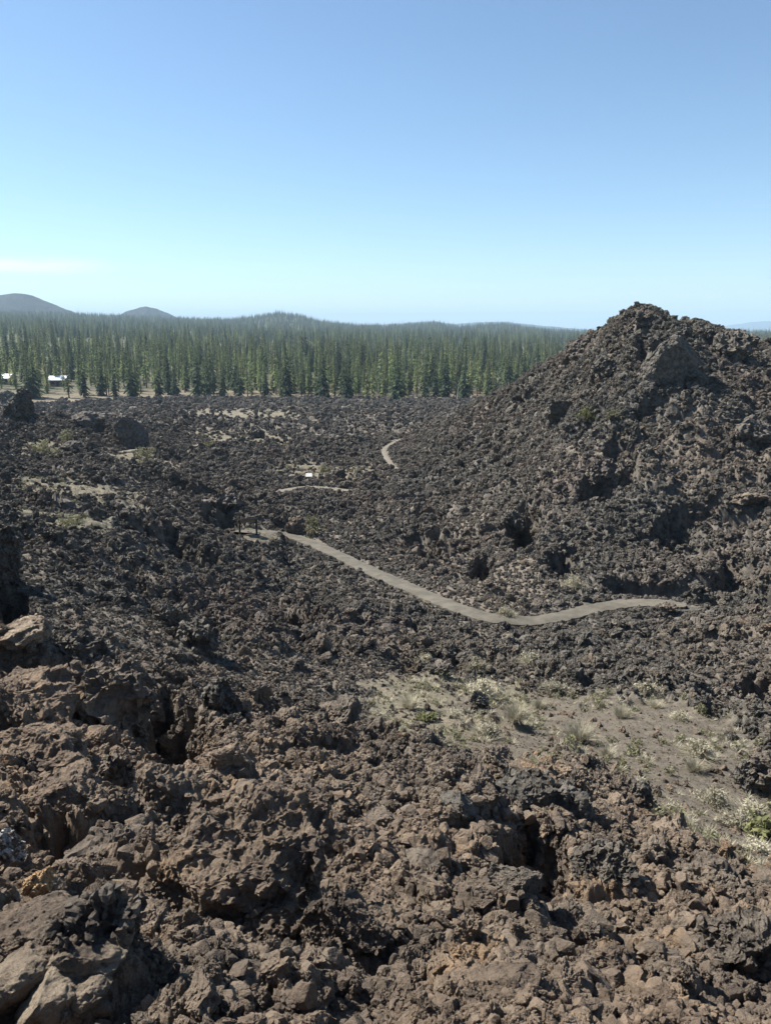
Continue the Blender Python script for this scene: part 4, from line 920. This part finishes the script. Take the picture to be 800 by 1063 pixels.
BUILD = [(62, 403, 392), (10, 402, 398)]
def px_of(x, y, z):
    yc = y * CP - z * SP; return 400 + F0 * x / yc, 531.5 - F0 * (y * SP + z * CP) / yc
def blocks_building(x, y):
    px, _ = px_of(x, y, -30.0)
    return y < 390 and ((59 < px < 66) or (8 < px < 14)) 
# front row: trees that can be told apart in the photograph
FRONT = [(30,1,'dark','slender dark pine at the left end of the forest edge'),(88,1,'dark','dark pine just right of the pale roofed building'),(106,0,'dark','broad dark pine above the low mound block'),
 (137,0,'dark','dark pine straight behind the square rock pillar'),(166,1,'dark','dark narrow pine second to the right of the pillar'),(183,1,'dark','dark pine in the pair right of the rock pillar'),
 (206,0,'dark','dark pine at the clearing with pale ground'),(232,1,'dark','dark pine left of the broad pair at the forest edge'),(297,0,'dark','broad dark pine reaching the ground left of the middle'),
 (336,0,'dark','broad dark skirted pine at the middle of the forest edge'),(361,0,'dark','broadest dark skirted pine beside the pale green one'),(381,6,'pale','pale green skirted pine standing out in front of the middle of the forest'),
 (412,0,'dark','dark pine with a low split skirt right of the pale green one'),(441,1,'dark','dark narrow pine right of the middle'),(462,0,'dark','dark pine beside the bare pale snag'),
 (482,0,'dark','tall dark pine right of the bare pale snag'),(508,1,'dark','dark pine before the foot of the lava hill'),(527,0,'dark','dark pine touching the left foot of the lava hill')]
for i, (px, k, nm, lb) in enumerate(FRONT):
    dY = 338 + 7 * (i % 3) + (-18 if px in (381, 361, 412) else 0)
    q = at(px, 412, dY); pine(k, q[0], q[1], 1.0 + .12 * math.sin(i * 2.3), i * 1.3, lb, 'pines along the forest edge')
cand = []
g0 = 6.6
for iy in range(0, 40):
    for ix in range(-60, 40):
        x = (ix + rt.uniform(-.42, .42)) * g0; y = 344 + (iy + rt.uniform(-.42, .42)) * g0
        px, _ = px_of(x, y, -31.0)
        if px < -12 or px > 590: continue
        if blocks_building(x, y): continue
        if px < 260 and rt.rand() < (.55 if iy < 8 else .25): continue        # the stand is open towards the left
        if iy < 3 and rt.rand() < .35: continue
        cand.append((y + rt.uniform(0, 6), x, y))
cand.sort()
LB = {'dark': 'dark dense pine crowded into the front of the forest', 'green': 'mid green slender pine crowded into the front of the forest', 'pale': 'pale yellowish green pine crowded into the front of the forest'}
used = cand[:300 - len(FRONT)]
for q, x, y in used:
    k = rt.choice(7, p=[.06, .10, .20, .18, .16, .17, .13]); s = rt.uniform(.62, 1.16)
    pine(k, x, y, s, rt.uniform(0, 6.28), LB[KINDS[k][0]], KINDS[k][0] + ' pines crowded into the front of the forest')
ymax = used[-1][0] if used else 400
# the forest beyond, one mass
def mass(nn, r0, r1):
    r = np.sqrt(rt.uniform(r0 * r0, r1 * r1, nn)); a = rt.uniform(-.64, .64, nn)
    return np.sin(a) * r, np.cos(a) * r
x1, y1 = mass(3700, 350, 760); x2_, y2_ = mass(27000, 760, 3250)
x = np.r_[x1, x2_]; y = np.r_[y1, y2_]
pxs = 400 + F0 * x / (y * CP + 31 * SP)
k = ((y > ymax + 1) | (pxs > 595) & (y > 350)) & ~((np.abs(pxs - 62) < 6) & (y < 400)) & ~((np.abs(pxs - 11) < 4) & (y < 405))
x, y = x[k], y[k]; m = len(x); z = farland(x, y)
s = np.clip(rt.normal(.88, .2, m), .4, 1.35); tone = fbm2(x / 90, y / 90, 17, 3)
I = np.where(rt.rand(m) < .5 + tone * .8, rt.choice([2, 3, 4], m), np.where(rt.rand(m) < .6, rt.choice([0, 1], m), rt.choice([5, 6], m)))
scatter('forest', np.stack([x, y, z - .1], 1), np.stack([np.zeros(m), np.zeros(m), rt.uniform(0, 6.28, m)], 1), np.stack([s, s, s], 1), I, np.zeros(m), tsrc)
# bare snag
q = at(474, 412, 336); sn = empty('dead_snag', (q[0], q[1], -31.2)); tag(sn, 'bare pale dead tree leaning among the dark pines at the forest edge', 'dead tree')
tv, tf = trunk_np(9, .22, 9); tv[:, 0] += tv[:, 2] * .12; link(bpy.data.objects.new('trunk', np_mesh('trunk', tv, tf, [M_wood], True)), sn)
tv, tf = trunk_np(5, .10, 10); tv[:, 0] += -tv[:, 2] * .6 + .4; tv[:, 2] += 3.5; link(bpy.data.objects.new('limb', np_mesh('limb', tv, tf, [M_wood], True)), sn)

# ------------------------------------------------------------------ buildings among the trees
def cabin(px, py, Yd, Lg, label, seed):
    q = at(px, py, Yd); z = float(farland(q[:1], q[1:2])[0])
    t = empty('park_building', (q[0], q[1], z), .15 * seed); tag(t, label, 'building')
    bm = bmesh.new(); box(bm, (0, 0, 1.5), (Lg, 6, 3.1)); wl = bm_obj('wall', bm, M_wall, t)
    bm = bmesh.new()
    v = [bm.verts.new(c) for c in ((-Lg/2-.7,-3.9,3.0),(Lg/2+.7,-3.9,3.0),(Lg/2+.7,0,5.0),(-Lg/2-.7,0,5.0),(-Lg/2-.7,3.9,3.0),(Lg/2+.7,3.9,3.0),
        (-Lg/2-.7,-3.9,3.15),(Lg/2+.7,-3.9,3.15),(Lg/2+.7,0,5.15),(-Lg/2-.7,0,5.15),(-Lg/2-.7,3.9,3.15),(Lg/2+.7,3.9,3.15))]
    for f in ((6,7,8,9),(9,8,11,10),(1,0,3,2),(2,3,4,5),(0,1,7,6),(5,4,10,11),(0,6,9,3),(3,9,10,4),(7,1,2,8),(8,2,5,11)): bm.faces.new([v[i] for i in f])
    bm_obj('roof', bm, M_roof, t)
    for k in (-1, 1):
        bm = bmesh.new(); box(bm, (k * Lg * .3, -3.02, 1.7), (1.6, .08, 1.1)); bm_obj('window', bm, M_glass, t)
    bm = bmesh.new(); box(bm, (0, -3.02, 1.1), (1.1, .08, 2.1)); bm_obj('door', bm, M_dkwood, t)
cabin(62, 402, 396, 7.5, 'low building with a bright pale roof glimpsed between pine trunks', 1)
cabin(9, 400, 402, 5.5, 'smaller pale roofed building half hidden by pines at the photo edge', -1)

# ------------------------------------------------------------------ the air
bm = bmesh.new(); box(bm, (0, 6000, 100), (36000, 36000, 460)); hz = bpy.data.meshes.new('haze'); bm.to_mesh(hz); bm.free()
hm = bpy.data.materials.new('haze_air'); hm.use_nodes = True; t = hm.node_tree; t.nodes.clear()
o = t.nodes.new('ShaderNodeOutputMaterial'); v = t.nodes.new('ShaderNodeVolumePrincipled')
v.inputs['Color'].default_value = (.58, .80, 1.0, 1); v.inputs['Density'].default_value = 1.1e-4; v.inputs['Anisotropy'].default_value = 0.0
t.links.new(v.outputs[0], o.inputs['Volume']); hz.materials.append(hm)
tag(link(bpy.data.objects.new('haze', hz)), kind='stuff')
